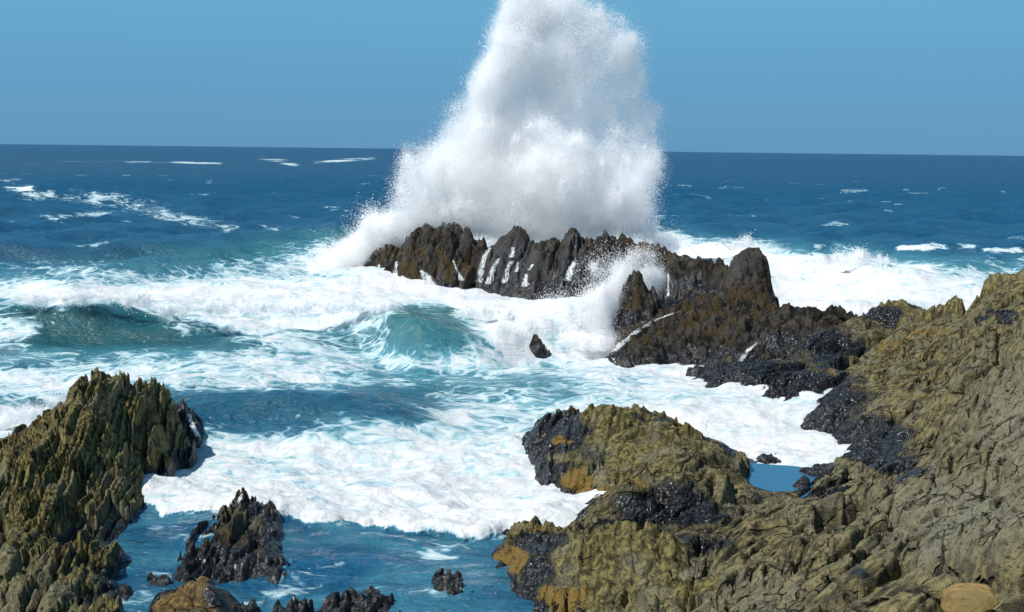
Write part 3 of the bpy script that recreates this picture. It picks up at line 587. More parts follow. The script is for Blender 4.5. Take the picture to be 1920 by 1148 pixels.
rock('reef_tower', 'tallest rounded rock tower of the reef with a pale yellow patch down its side', 'reef rock',
  base=[(1350, 600), (1400, 606), (1440, 604), (1462, 596)], mid=[(1385, 520, 68.5), (1410, 530, 68.2), (1440, 540, 68.2), (1440, 580, 66.8), (1390, 570, 67.4), (1410, 480, 70)],
  sil=[(1366, 500, 70.5), (1376, 480, 70.5), (1386, 468, 70.4), (1402, 460, 70.3), (1420, 464, 70.2), (1434, 478, 70.1), (1444, 500, 70), (1448, 530, 70), (1452, 560, 70), (1462, 585, 69.6)],
  back=2.4, res=.06, mat=M_REEF, strike=0, big=(1.3, 1.4, .35), fin=(.32, .6, .2), rag=.14, wet=(.3, 1.2), wetb=[(1400, 490, 25, 30, .5)], gold=[(1436, 525, 12, 22, .9), (1425, 550, 16, 12, .8), (1440, 570, 10, 20, .6)], seed=96, skirt=.5)
rock('reef_spire', 'dark spire with a mossy flank where the second splash bursts', 'reef rock',
  base=[(1132, 632), (1150, 642), (1190, 640), (1230, 625)], mid=[(1150, 600, 65), (1190, 580, 65.4), (1190, 610, 64.4), (1220, 590, 65)],
  sil=[(1134, 622, 66.4), (1140, 602, 66.5), (1155, 572, 66.6), (1166, 545, 66.6), (1170, 522, 66.6), (1182, 516, 66.6), (1196, 516, 66.6), (1204, 530, 66.6), (1218, 545, 66.6), (1232, 552, 66.6)],
  back=2.4, res=.06, mat=M_REEF, strike=4, big=(.8, 1.1, .5), fin=(.28, .8, .45), rag=.18, wet=(.4, 2.0), gold=[(1190, 560, 14, 40, .62)], seed=97, skirt=.5)
rock('seaweed_ledge', 'broad sloping ledge covered with brown seaweed above the foam, below the tower', 'reef rock',
  base=[(1138, 672), (1180, 680), (1230, 676), (1300, 670), (1350, 668), (1460, 680)], mid=[(1180, 640, 61.5), (1240, 620, 62.5), (1280, 640, 60.4), (1340, 640, 59.6), (1240, 655, 60), (1400, 620, 60.6), (1350, 600, 63)],
  sil=[(1150, 655, 62.0), (1190, 618, 65), (1230, 592, 66.4), (1262, 575, 67.2), (1300, 566, 67.6), (1340, 560, 67.8), (1380, 562, 67.6), (1420, 570, 67), (1460, 578, 66.4)],
  back=1.8, res=.06, mat=M_REEF, strike=60, big=(1.1, 1.4, .5), fin=(.35, .6, .34), rag=.35, wet=(.0, .5), wetb=[(1200, 660, 60, 20, .5), (1300, 655, 70, 20, .6)], goldz=(.9, 3), seed=98)
rock('seaweed_ledge', 'rough dark ledge with a foamy runnel, nearest to the shore boulders', 'reef rock',
  base=[(1338, 686), (1380, 690), (1440, 694), (1560, 690)], mid=[(1360, 650, 58.4), (1420, 650, 58.2), (1480, 640, 58.6), (1540, 640, 58.4), (1450, 670, 57.0)],
  sil=[(1342, 660, 59.2), (1350, 630, 60.2), (1380, 612, 61.4), (1420, 600, 62.6), (1470, 602, 62.8), (1530, 608, 62.6), (1580, 612, 62)],
  back=1.6, res=.055, mat=M_REEF, strike=60, big=(.9, 1.1, .5), fin=(.3, .5, .32), rag=.3, wet=(.1, 1.0), wetb=[(1480, 640, 80, 30, .9)], gold=[(1370, 640, 30, 30, .5)], seed=99)
rock('black_boulder', 'round wet black boulder between the seaweed ledge and the olive ridge', 'boulder',
  base=[(1458, 622), (1510, 630), (1566, 625)], mid=[(1500, 600, 62.4), (1530, 605, 62.2)], sil=[(1464, 604, 63.4), (1478, 583, 63.6), (1498, 576, 63.6), (1520, 578, 63.6), (1540, 590, 63.6), (1556, 608, 63.4)],
  back=1.4, res=.055, mat=M_REEF, big=(.9, .9, .3), fin=(.25, .3, .12), rag=.15, wet=(2, 3), seed=100, skirt=.4)
rock('low_rock', 'low flat brown rock in front of the broad white foam slope', 'rock',
  base=[(1540, 604), (1580, 608), (1612, 602)], mid=[], sil=[(1545, 584, 66.5), (1562, 578, 66.8), (1585, 582, 66.8), (1606, 592, 66.5)], back=1.2, res=.06, mat=M_REEF, rag=.2, fin=(.3, .4, .15), wet=(.2, .9), seed=101, skirt=.4)
for j, (uu, vv, ru, hh_, lab) in enumerate([(1325, 803, 36, 4, 'thin black rock awash in foam behind the olive outcrop'), (1255, 780, 50, 4, 'wet black rim of rock behind the highest olive outcrop'), (1440, 868, 24, 12, 'small dark rock at the rim of the blue tide pool'), (1310, 694, 20, 6, 'thin dark rock awash beside the mussel bed')]):
    Yb = pZ(uu, vv, 0)[1]
    rock('small_rock', lab, 'rock', base=[(uu - ru, vv), (uu, vv + 5), (uu + ru, vv + 1)], mid=[], sil=[(uu - ru * .7, vv - hh_ * .6, Yb + .2), (uu, vv - hh_, Yb + .22), (uu + ru * .7, vv - hh_ * .7, Yb + .25)],
      back=.6, res=.035, mat=M_DARK, fin=(.18, .3, .16), rag=.12, wet=(1, 2), seed=110 + j, skirt=.3, group='small rocks awash near the shore')
# --- shore terrain
def build_shore():
    T = [(940, 1075), (960, 1110), (1000, 1160), (1040, 1220), (1010, 905, -.9), (1000, 980, -.8), (1060, 960, -.5), (930, 980, -1.1), (900, 1100, -1.2), (960, 1170, -1.0), (900, 1250, -1.4), (985, 820, -1.1), (1080, 760, -1.2), (1200, 760, -1.1),
      (1300, 690, -1.2), (1250, 730, -1.2), (1350, 780, -.6), (1318, 740), (1330, 705), (1385, 778), (1440, 778, -.1), (1500, 795), (1560, 822), (1610, 842), (1628, 862), (1600, 880, .1), (1500, 845, -.6), (1420, 820, -.8), (1400, 850, -.3), (1450, 876, -.1), (1520, 885, .1),
      (1340, 690, .2), (1400, 720, .55), (1480, 740, .5), (1560, 770, .6), (1640, 820, .7), (1440, 690, .6), (1530, 690, .9), (1500, 640, .9), (1580, 620, 1.0), (1640, 660, 1.5), (1600, 730, 1.0), (1680, 850, .9),
      (1620, 612, 1.1), (1680, 608, 1.3), (1740, 612, 1.5), (1790, 606, 1.9), (1835, 592, 2.2), (1920, 545, 3.6), (2100, 540, 4.5), (1620, 615, 66), (1700, 602, 66), (1780, 600, 64), (1900, 560, 66),
      (1700, 640, 2.1), (1760, 690, 2.2), (1700, 730, 1.6), (1650, 770, 1.0), (1750, 780, 1.7), (1820, 740, 2.5), (1850, 660, 3.2), (1920, 640, 4.0), (1920, 700, 4.3), (1860, 712, 3.9), (1800, 730, 2.9), (1720, 830, 1.5), (1750, 880, 1.4), (1620, 880, .9),
      (1430, 928, .05), (1475, 930, .05), (1440, 905, -.15), (1410, 890, -.05), (1480, 912, -.1), (1470, 885, .0), (1390, 950, .55), (1440, 955, .6), (1500, 950, .6), (1510, 900, .55), (1360, 885, .6), (1370, 915, .65), (1560, 905, 1.1), (1600, 920, 1.4), (1650, 905, 1.8),
      (1700, 895, 2.1), (1740, 900, 2.3), (1780, 880, 2.8), (1850, 830, 3.8), (1920, 780, 4.5), (1920, 900, 4.6), (1920, 1000, 4.8), (1920, 1148, 4.9), (2200, 1000, 5.6), (2200, 800, 5.6), (2200, 1148, 5.6),
      (1800, 960, 3.6), (1700, 1000, 3.2), (1620, 1000, 2.7), (1600, 960, 1.9), (1640, 950, 2.4), (1560, 1000, 1.8), (1500, 1000, 1.6), (1400, 1000, 1.25), (1300, 1000, .75), (1250, 960, .6), (1200, 950, .5), (1290, 930, .7), (1150, 975, .3), (1240, 900, .6), (1310, 900, .7),
      (1200, 1000, .6), (1200, 1100, .8), (1300, 1100, 1.5), (1400, 1100, 1.9), (1500, 1100, 2.3), (1600, 1100, 2.7), (1700, 1100, 3.4), (1800, 1100, 4.2), (1100, 1148, .7), (1300, 1250, 2.2), (1500, 1250, 3), (1700, 1250, 4.1), (1900, 1250, 5.2), (1100, 1250, 1.2),
      (1300, 830, -.2), (1360, 850, .1), (1200, 850, .2), (1100, 1050, .3), (1030, 1100, .2)]
    f = RBF([P(p) for p in T], 0.02)
    ua = np.concatenate([np.arange(-60, 1300, 1.75), np.geomspace(1302, 3200, 60)]); 
    Yr = np.concatenate([[6, 8, 9.5], 11 * np.exp(np.arange(0, math.log(68 / 11.0), .00165))])
    Y = np.repeat(Yr[:, None], len(ua), 1); X = Y * (ua / FPX)[None]
    H = np.empty_like(X)
    for i in range(0, len(Yr), 200): H[i:i + 200] = f(X[i:i + 200], Y[i:i + 200])
    H = np.where(Y > 63.5, H - (Y - 63.5) * .8, H)
    u, v = proj(X, Y, H)
    th = math.radians(38); c, s = math.cos(th), math.sin(th)
    wx = fbm2(X * .5, Y * .5, 3, 201) - .5; wy = fbm2(X * .5, Y * .5, 3, 202) - .5
    A = X * c + Y * s + wx * 1.3; B = -X * s + Y * c + wy * 1.3
    slab = blobs([(1780, 980, 190, 85, 1.2), (1880, 840, 120, 90, 1.1), (1700, 1010, 90, 60, .8)], u, v); slab = np.clip(slab, 0, 1)
    rough = np.clip(blobs([(1520, 980, 190, 80, 1), (1400, 1090, 250, 110, 1), (1640, 920, 90, 50, 1), (1780, 640, 200, 70, .8), (1870, 740, 120, 40, .8)], u, v) + .30, 0, 1)
    i, gp = facets(A / 4.2, B / 1.7, 203, 1.5); D = (1.65 * i - .8 * np.exp(-(gp / .035) ** 2)) * (1 - .66 * slab)
    i, gp = facets(A / 1.5, B / .5, 204, 1.5); D += (.32 * i - .22 * np.exp(-(gp / .035) ** 2)) * (.35 + .65 * rough) * (1 - .8 * slab)
    i, f1, f2 = slats(A / 2.2 + B * .3, B / .42, 231); L1 = .34 * (i - .5) * (.35 + .65 * rough) * (1 - .45 * slab)
    i, f1, f2 = slats(A / .8 + B * .2, B / .17, 232); L1 += .12 * (i - .5) * (.4 + .6 * rough)
    for _ in range(2):
        L1[1:-1] = (L1[:-2] + 2 * L1[1:-1] + L1[2:]) / 4; L1[:, 1:-1] = (L1[:, :-2] + 2 * L1[:, 1:-1] + L1[:, 2:]) / 4
    D += L1
    i, gp = facets(A / .6, B / .22, 205, 1.5); D += (.08 * i - .05 * np.exp(-(gp / .05) ** 2)) * (rough * .6 + .4) * (1 - .7 * slab)
    i, gp = facets(X / .2, Y / .16, 206, 1.5); D += .04 * i * (1 - .55 * slab)
    D -= .45 * sstep(.83, .93, ridg2(A / 2.6 + 9, B / .9, 3, 216)) * (1 - .6 * slab)
    ribs = np.clip(blobs([(1400, 1110, 260, 50, 1.1), (1180, 1110, 200, 60, .9)], u, v), 0, 1)
    i, f1, f2 = slats((X + wx * .6) / .2, (Y + wy) / .8, 218); D += ribs * .07 * (i - .5 - .2 * f1)
    i, gp = facets((X + wx) / .6, (Y + wy) / 1.5, 219); D += ribs * .5 * i - ribs * .2 * np.exp(-(gp / .04) ** 2)
    wz = np.clip(1 - sstep(.5, 1.0, H), 0, 1); i, f1, f2 = worley(X / .16, Y / .16, 220); D += wz * .09 * (i - .5 - .7 * f1)
    D -= .10
    D += .10 * (fbm2(X * 1.5, Y * 1.5, 4, 207) - .5)
    # strata steps, pits and cracks of the great slab
    q = (B / .7) + (fbm2(X * .6, Y * .6, 4, 208) - .5) * 1.2; st = q - np.floor(q); on = vn2(A / 2.2, np.floor(q) * 7.3, 221)
    saw = np.where(st < .75, st / .75, (1 - st) / .25); D += slab * (.10 * saw - .17 * np.exp(-(np.minimum(st, 1 - st) / .05) ** 2) * sstep(.35, .6, on))
    i, gp = facets(A / 2.0, B / .9, 222, 1.2); D += slab * (.34 * i - .22 * np.exp(-(gp / .02) ** 2))
    i, f1, f2 = worley(X / .8, Y / .55, 209); D -= slab * .2 * (i > .62) * sstep(.26, .10, f1)
    D *= 1 - .85 * np.clip(blobs([(1440, 905, 75, 50, 1.2)], u, v), 0, 1)
    for pl, wd, dp in (([(1535, 1008), (1585, 990), (1625, 945)], 11, .9), ([(1618, 1010), (1700, 958), (1800, 882), (1930, 800)], 4, .45), ([(1868, 640), (1882, 700)], 7, .5), ([(1700, 722), (1860, 702), (1930, 690)], 4, .5),
                       ([(1480, 1105), (1515, 1040)], 5, .5), ([(1350, 1148), (1340, 1080), (1310, 1040)], 6, .5), ([(1700, 1148), (1680, 1080), (1600, 1060)], 6, .45), ([(1770, 900), (1850, 862)], 3, .35), ([(1640, 1050), (1740, 1040), (1850, 1060)], 4, .4), ([(1430, 1000), (1470, 970), (1560, 950)], 5, .45)):
        best = np.full(X.shape, 1e9); un = u + (fbm2(X * 2, Y * 2, 3, 233) - .5) * 40; vn_ = v + (fbm2(X * 2, Y * 2, 3, 234) - .5) * 22
        for (a, b), (c2, d2) in zip(pl[:-1], pl[1:]):
            t = np.clip(((un - a) * (c2 - a) + (vn_ - b) * (d2 - b)) / ((c2 - a) ** 2 + (d2 - b) ** 2), 0, 1)
            best = np.minimum(best, np.hypot(un - a - t * (c2 - a), vn_ - b - t * (d2 - b)))
        D -= dp * np.exp(-(best / wd) ** 2)
    rb = np.clip(blobs([(1740, 596, 110, 26, 1.3)], u, v), 0, 1); D = D * (1 - .7 * rb) - .35 * rb
    H2 = H + D * np.clip((H + .5) / .9, .15, 1)
    Xs = X + (fbm3(X * 3, Y * 3, H2 * 3, 2, 211) - .5) * .05; Ys = Y + (fbm3(X * 3, Y * 3, H2 * 3, 2, 212) - .5) * .05
    V = np.stack([Xs, Ys, H2], -1).reshape(-1, 3)
    u, v = proj(Xs, Ys, H2); nz = fbm2(X * 1.1, Y * 1.1, 5, 213) - .5; n2 = fbm2(X * 1.1, Y * 1.1, 5, 214) - .5
    uu, vv = u + n2 * 110, v + nz * 50
    wetm = 1 - sstep(.45, .85, H2 + nz * .9)
    wetm = np.maximum(wetm, blobs([(1420, 715, 110, 45, 1.3), (1520, 745, 130, 50, 1.3), (1560, 650, 90, 45, 1.1), (1640, 830, 90, 50, 1.3), (1700, 880, 60, 14, 1.0), (1250, 955, 110, 45, 1.3), (1330, 1020, 60, 30, .7), (1800, 690, 130, 14, .5), (1600, 1075, 30, 30, .7), (1880, 590, 30, 20, .8)], uu, vv))
    wetm -= blobs([(1450, 960, 80, 60, .9), (1670, 660, 70, 50, .8)], uu, vv)
    gold = blobs([(1670, 650, 55, 35, .50), (1750, 620, 60, 22, .48), (1740, 745, 110, 16, .40), (1860, 560, 60, 30, .40), (1330, 900, 50, 40, .35), (1180, 905, 30, 20, .6)], uu, vv)
    grey = np.clip(blobs([(1800, 960, 190, 90, .95), (1900, 800, 90, 130, .9), (1760, 1010, 120, 60, .8), (1520, 930, 120, 40, .35), (1380, 1120, 160, 70, .45)], u, v), 0, 1)
    mask = np.stack([np.clip(wetm, 0, 1), gold, grey, np.ones_like(nz)], -1).reshape(-1, 4)
    F = grid_faces(*X.shape, keep=H2 > -.5)
    V, F, mask = compact(V, F, mask)
    o = mesh_obj('rocky_shore', V, F, M_SHORE, attrs={'mask': ('FLOAT_COLOR', mask)}, origin=np.zeros(3), smooth=False)
    BVHS.append((o, V, F)); return tag(o, kind='structure')
build_shore()
# --- outcrops of the near shore
rock('rock_outcrop', 'broad olive outcrop with black wet mussel side and golden seaweed facing the foam', 'rock outcrop',
  base=[(985, 832), (992, 848), (1010, 872), (1040, 905), (1080, 940), (1120, 955), (1180, 975), (1260, 985)],
  mid=[(1030, 830, .7), (1080, 850, .75), (1140, 850, .85), (1060, 890, .45), (1130, 915, .5), (1190, 935, .35), (1250, 945, .3), (1310, 935, .35), (1200, 900, .55), (1130, 820, 1.1), (1190, 815, 1.35), (1250, 840, 1.45), (1300, 850, 1.4), (1210, 870, 1.15), (1260, 890, 1.0), (1330, 890, 1.15), (1350, 950, .7)],
  sil=[(990, 815, 42.0), (1010, 793, 43.0), (1035, 782, 43.6), (1066, 775, 43.8), (1100, 782, 43.8), (1130, 785, 43.6), (1165, 779, 43.2), (1210, 782, 42.2), (1250, 784, 41.4), (1275, 802, 40.6), (1310, 822, 39.8), (1350, 842, 39.0), (1375, 862, 38.4)],
  back=1.3, res=.042, mat=M_CRAG, strike=-10, big=(.75, 1.6, .42), fin=(.26, 3.0, .20), rag=.05, lump=.08, warp=.29, wet=(.15, .6), wetb=[(1040, 810, 70, 45, 1.3), (1000, 830, 30, 40, 1.2), (1110, 850, 45, 30, .7), (1230, 785, 60, 10, .8), (1180, 960, 110, 25, 1.1), (1070, 885, 40, 25, .6)],
  gold=[(1050, 822, 24, 14, .9), (1080, 900, 40, 26, 1.0), (1138, 935, 20, 22, .9), (1100, 925, 30, 20, .9)], dry=[(1210, 860, 90, 50, .6), (1380, 900, 60, 50, .8)], grey=[(1120, 880, 14, 45, .9), (1228, 900, 14, 25, 1)], seed=121)
rock('rock_outcrop', 'knobbly olive outcrop with golden seaweed edges above rippled blue water', 'rock outcrop',
  base=[(940, 1020), (924, 1050), (940, 1075), (962, 1110), (1000, 1140), (1010, 1200), (1100, 1300), (1350, 1300)],
  mid=[(960, 1030, .45), (1000, 1060, .7), (1040, 1060, 1.05), (1100, 1060, 1.25), (1160, 1050, 1.4), (1200, 1080, 1.35), (1060, 1110, .75), (1120, 1100, .9), (1020, 1120, .45), (1200, 1140, 1.4), (1100, 1148, .9), (1270, 1060, 1.35), (1300, 1100, 1.6), (1000, 1020, .8), (1060, 1030, 1.25)],
  sil=[(945, 1008, .3), (970, 996, .45), (1000, 990, .6), (1040, 992, .85), (1080, 990, 1.2), (1092, 972, 31.4), (1106, 962, 31.4), (1122, 958, 31.4), (1136, 964, 31.4), (1150, 965, 31.3), (1166, 985, 31.2), (1200, 1000, 1.35), (1240, 1006, 1.45), (1266, 1012, 1.5), (1290, 1030, 1.5), (1400, 1060, 1.9)],
  back=1.2, res=.036, mat=M_CRAG, strike=-8, big=(.6, 1.3, .38), fin=(.20, 2.6, .20), rag=.045, lump=.06, warp=.29, wet=(.2, .55), wetb=[(1010, 1015, 60, 22, 1.2), (1010, 1070, 45, 45, 1.0), (1080, 1040, 40, 14, .5), (1110, 1110, 60, 20, .4)],
  gold=[(955, 1050, 34, 34, 1.1), (960, 1012, 34, 12, .6), (1060, 1125, 55, 34, 1.1), (1010, 990, 30, 8, .7)], dry=[(1180, 1050, 80, 50, .6)], seed=131)
rock('rock_mound', 'dark domed mound with a yellow top between the white foam and the blue tide pool', 'rock',
  base=[(1498, 890), (1500, 912), (1560, 925), (1620, 900)], mid=[(1530, 895, .55), (1570, 895, .6)], sil=[(1505, 884, .35), (1530, 876, .55), (1560, 868, .75), (1585, 868, .75), (1605, 880, .6), (1618, 892, .4)], back=.9, res=.038, mat=M_CRAG, big=(.6, .6, .15), rag=.12,
  wet=(.4, .8), wetb=[(1530, 895, 40, 15, .8)], gold=[(1560, 882, 30, 10, .42)], seed=141, skirt=.4)
def boulder(name, label, c, r, mat, seed, group=None):
    n1, n2 = 90, 150; th = np.linspace(.02, math.pi - .02, n1)[:, None]; ph = np.linspace(0, 2 * math.pi, n2, endpoint=False)[None]
    D = np.stack([np.sin(th) * np.cos(ph), np.sin(th) * np.sin(ph), np.cos(th) + 0 * ph], -1)
    g = np.random.default_rng(seed); k = np.ones(D.shape[:2])
    for _ in range(15):                                    # planes that cut flat faces off the round
        q = g.normal(size=3); q /= np.linalg.norm(q); off = .74 + .2 * g.random(); dt = (D * q).sum(-1)
        k = np.minimum(k, np.where(dt > .05, off / np.maximum(dt, .05), 9))
    k = k + .05 * (fbm3(D[..., 0] * 3 + seed, D[..., 1] * 3, D[..., 2] * 3, 4, seed) - .5) + .02 * (fbm3(D[..., 0] * 14, D[..., 1] * 14, D[..., 2] * 14, 2, seed) - .5)
    V = (D * k[..., None] * np.array(r) + np.array(c)).reshape(-1, 3)
    i = np.arange(n1 * n2).reshape(n1, n2); j = np.roll(i, -1, 1); F = np.stack([i[:-1], i[1:], j[1:], j[:-1]], -1).reshape(-1, 4)
    o = mesh_obj(name, V, F, mat, attrs={'mask': ('FLOAT_COLOR', np.tile([0, 0, 0, 1], (len(V), 1)))}); return tag(o, label, 'boulder', group)
tsh = BVHTree.FromPolygons(BVHS[-1][1].tolist(), BVHS[-1][2].tolist()) if False else None
for o_, V_, F_ in BVHS:
    if o_.name == 'rocky_shore': tsh = BVHTree.FromPolygons(V_.tolist(), F_.tolist())
cb = np.array(tsh.ray_cast(Vector((0, 0, CH)), Vector(ray(1822, 1150)))[0]); boulder('tan_boulder', 'smooth orange tan boulder lying on the grey rock slab', cb + np.array([0, .0, .06]), (.44, .34, .30), M_TAN, 4)
# ridge crags along the shore edge
ridge = [
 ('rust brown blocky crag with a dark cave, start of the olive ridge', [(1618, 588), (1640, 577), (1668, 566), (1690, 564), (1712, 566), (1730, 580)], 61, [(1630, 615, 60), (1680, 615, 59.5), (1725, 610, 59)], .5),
 ('flat topped olive slab standing next to the rust brown crag', [(1690, 590), (1700, 578), (1730, 580), (1742, 580), (1752, 578)], 58.5, [(1700, 640, 57), (1740, 640, 57)], 0),
 ('pointed olive fin with a black shadowed side in the ridge', [(1756, 574), (1770, 572), (1784, 560), (1790, 557), (1798, 570), (1806, 575)], 57.8, [(1765, 628, 56.2), (1800, 622, 56.2)], 0),
 ('grey triangular fin standing against the tall olive cliff', [(1812, 572), (1824, 566), (1832, 558), (1840, 566), (1850, 600)], 55, [(1815, 625, 53.5), (1850, 628, 53.5)], 0),
 ('tall square olive cliff at the end of the ridge, overlooking the foam', [(1848, 520), (1852, 515), (1880, 514), (1894, 515), (1900, 511), (1925, 508), (1990, 500), (2080, 500)], 58.5, [(1846, 560, 57.4), (1860, 590, 56), (1920, 590, 55.4), (2000, 590, 55), (1880, 555, 57.2), (1940, 555, 57)], 0)]
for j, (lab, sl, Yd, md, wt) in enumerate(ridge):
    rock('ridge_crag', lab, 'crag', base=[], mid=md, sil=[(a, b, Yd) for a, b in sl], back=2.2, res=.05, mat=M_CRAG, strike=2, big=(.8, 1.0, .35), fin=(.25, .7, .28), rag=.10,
      wet=(-1, -.5), wetb=[(1650, 600, 60, 26, 1.0 * (wt > 0)), (1715, 572, 30, 8, .7)], gold=[(1860, 570, 50, 14, .5), (1740, 620, 50, 20, .5), (1780, 620, 60, 18, .5)], seed=150 + j, skirt=.1, zb=1.2, group='crags of the olive shore ridge')  # first crag's cave is only its shade painted through the wet mask
# tide pools
def pool(label, pts, z):
    A = np.array([pZ(u, v, z) for u, v in pts]); c = A.mean(0); V = [c]; F = []; n = 40
    ang = np.linspace(0, 2 * math.pi, n, endpoint=False); a0 = np.arctan2(A[:, 1] - c[1], A[:, 0] - c[0]); r0 = np.hypot(A[:, 0] - c[0], A[:, 1] - c[1]); o = np.argsort(a0)
    r = np.interp(ang, a0[o], r0[o], period=2 * math.pi)
    V = np.array([c] + [[c[0] + q * math.cos(t), c[1] + q * math.sin(t), z] for t, q in zip(ang, r)])
    F = np.array([[0, i + 1, (i + 1) % n + 1] for i in range(n)])
    o = mesh_obj('tide_pool_water', V, F, M_POOL); tag(o, label, kind='structure')
pool('still blue tide pool ringed by olive rock', [(1375, 872), (1400, 868), (1450, 872), (1505, 876), (1515, 915), (1495, 938), (1450, 935), (1400, 905)], .32)

# ------------------------------------------------------------------ cascades on the reef
TREES = [BVHTree.FromPolygons(V.tolist(), F.tolist()) for o, V, F in BVHS if o.name.startswith(('reef', 'seaweed', 'rock_shard', 'slate_stack.001', 'rocky'))]
def hit(u, v):
    d = Vector(ray(u, v)).normalized(); best = None
    for t in TREES:
        h = t.ray_cast(Vector((0, 0, CH)), d)
        if h[0] is not None and (best is None or h[3] < best[3]): best = h
    return best
def cascade(label, pts, wds, cat='cascade', group='cascades draining off the reef', n=22, name='cascade'):
    s = np.linspace(0, len(pts) - 1, n); us = np.interp(s, range(len(pts)), [p[0] for p in pts]); vs = np.interp(s, range(len(pts)), [p[1] for p in pts]); ws = np.interp(s, range(len(pts)), wds) * 1.15
    m = 9; G = np.zeros((n, m, 3)); last = None
    for i in range(n):
        for j in range(m):
            t = (j / (m - 1) - .5) * 2; jit = (vn2(np.array(i * .45 + j), np.array(u0 := pts[0][0] * 1.0), 3) - .5) * .5
            h = hit(us[i] + ws[i] * (t + jit * abs(t)), vs[i])
            if h is None: p = last if last is not None else pY(us[i], vs[i], 90)
            else: p = np.array(h[0] + h[1] * .03) - np.array(ray(us[i], vs[i])) * .10
            last = p; G[i, j] = p
    for _ in range(1):
        Gs = G.copy(); Gs[1:-1] = (G[:-2] + G[1:-1] * 2 + G[2:]) / 4; G = Gs
    d = np.linalg.norm(G, axis=2); F = grid_faces(n, m); fd = d.ravel()[F]; F = F[(fd.max(1) - fd.min(1)) < 3.5]
    if len(F) < 4: return
    ee = np.abs(np.linspace(-1, 1, m))[None] ** 2 * np.ones((n, 1)); ss_ = np.linspace(0, 1, n)[:, None]; ee = np.maximum(ee, np.maximum(1 - ss_ / .12, (ss_ - .9) / .1) * .9)
    V, F, ee = compact(G.reshape(-1, 3), F, ee.reshape(-1)); o = mesh_obj(name, V, F, M_FALL, attrs={'edge': ('FLOAT', ee)}); tag(o, label, cat, group)
cascade('thin white cascade on the low dark end of the veiled crag', [(712, 495), (708, 515)], [4, 6])
cascade('white cascade in the second gully of the veiled crag', [(744, 488), (742, 505), (736, 522)], [3, 5, 8])
cascade('wide white waterfall pouring over the foot of the veiled crag', [(788, 505), (802, 520), (808, 540)], [4, 14, 18])
cascade('thin trickle down the middle of the veiled crag', [(848, 485), (856, 505), (868, 530)], [2, 3, 8])
cascade('broad pale cascade where the veiled crag meets the grey crag', [(922, 458), (910, 480), (902, 510), (896, 535)], [7, 7, 8, 14])
cascade('long leaning cascade on the grey crag', [(936, 482), (925, 505), (914, 538)], [5, 7, 10])
cascade('upper white spout of the grey crag', [(962, 462), (960, 485)], [4, 8])
cascade('cascade at the centre of the grey crag', [(960, 488), (952, 505), (944, 535)], [5, 6, 10])
cascade('narrow cascade right of centre on the grey crag', [(972, 490), (968, 512)], [3, 5])
cascade('short lower cascade at the foot of the grey crag', [(988, 512), (984, 540)], [5, 9])
cascade('small slanted trickle near the edge of the grey crag', [(1000, 495), (992, 508)], [3, 4])
cascade('fan shaped white cascade on the black twin peaked crag', [(1080, 488), (1070, 505), (1062, 530)], [4, 10, 14])
cascade('thin waterfall down the black blocky cliff', [(1254, 510), (1252, 535), (1253, 560)], [3, 4, 4])
cascade('sloping runnel of white water beside the mossy spire', [(1290, 578), (1250, 592), (1215, 608), (1185, 628), (1160, 650), (1140, 668)], [5, 7, 10, 10, 11, 12])
cascade('small runnel on the rough dark ledge nearest the shore', [(1425, 640), (1405, 655), (1385, 682)], [5, 6, 8])
cascade('white trickle over black mussel bed, upper of two', [(1490, 748), (1470, 756), (1458, 770)], [3, 4, 5])
cascade('white trickle over black mussel bed, lower of two', [(1530, 735), (1515, 752), (1505, 768)], [3, 4, 5])
cascade('white water draining from the tip of the black pointed slate', [(456, 925), (446, 940), (436, 952)], [3, 7, 8])
cascade('white water running off the thin shard behind the tallest stack', [(352, 772), (360, 800), (372, 822)], [4, 7, 8])

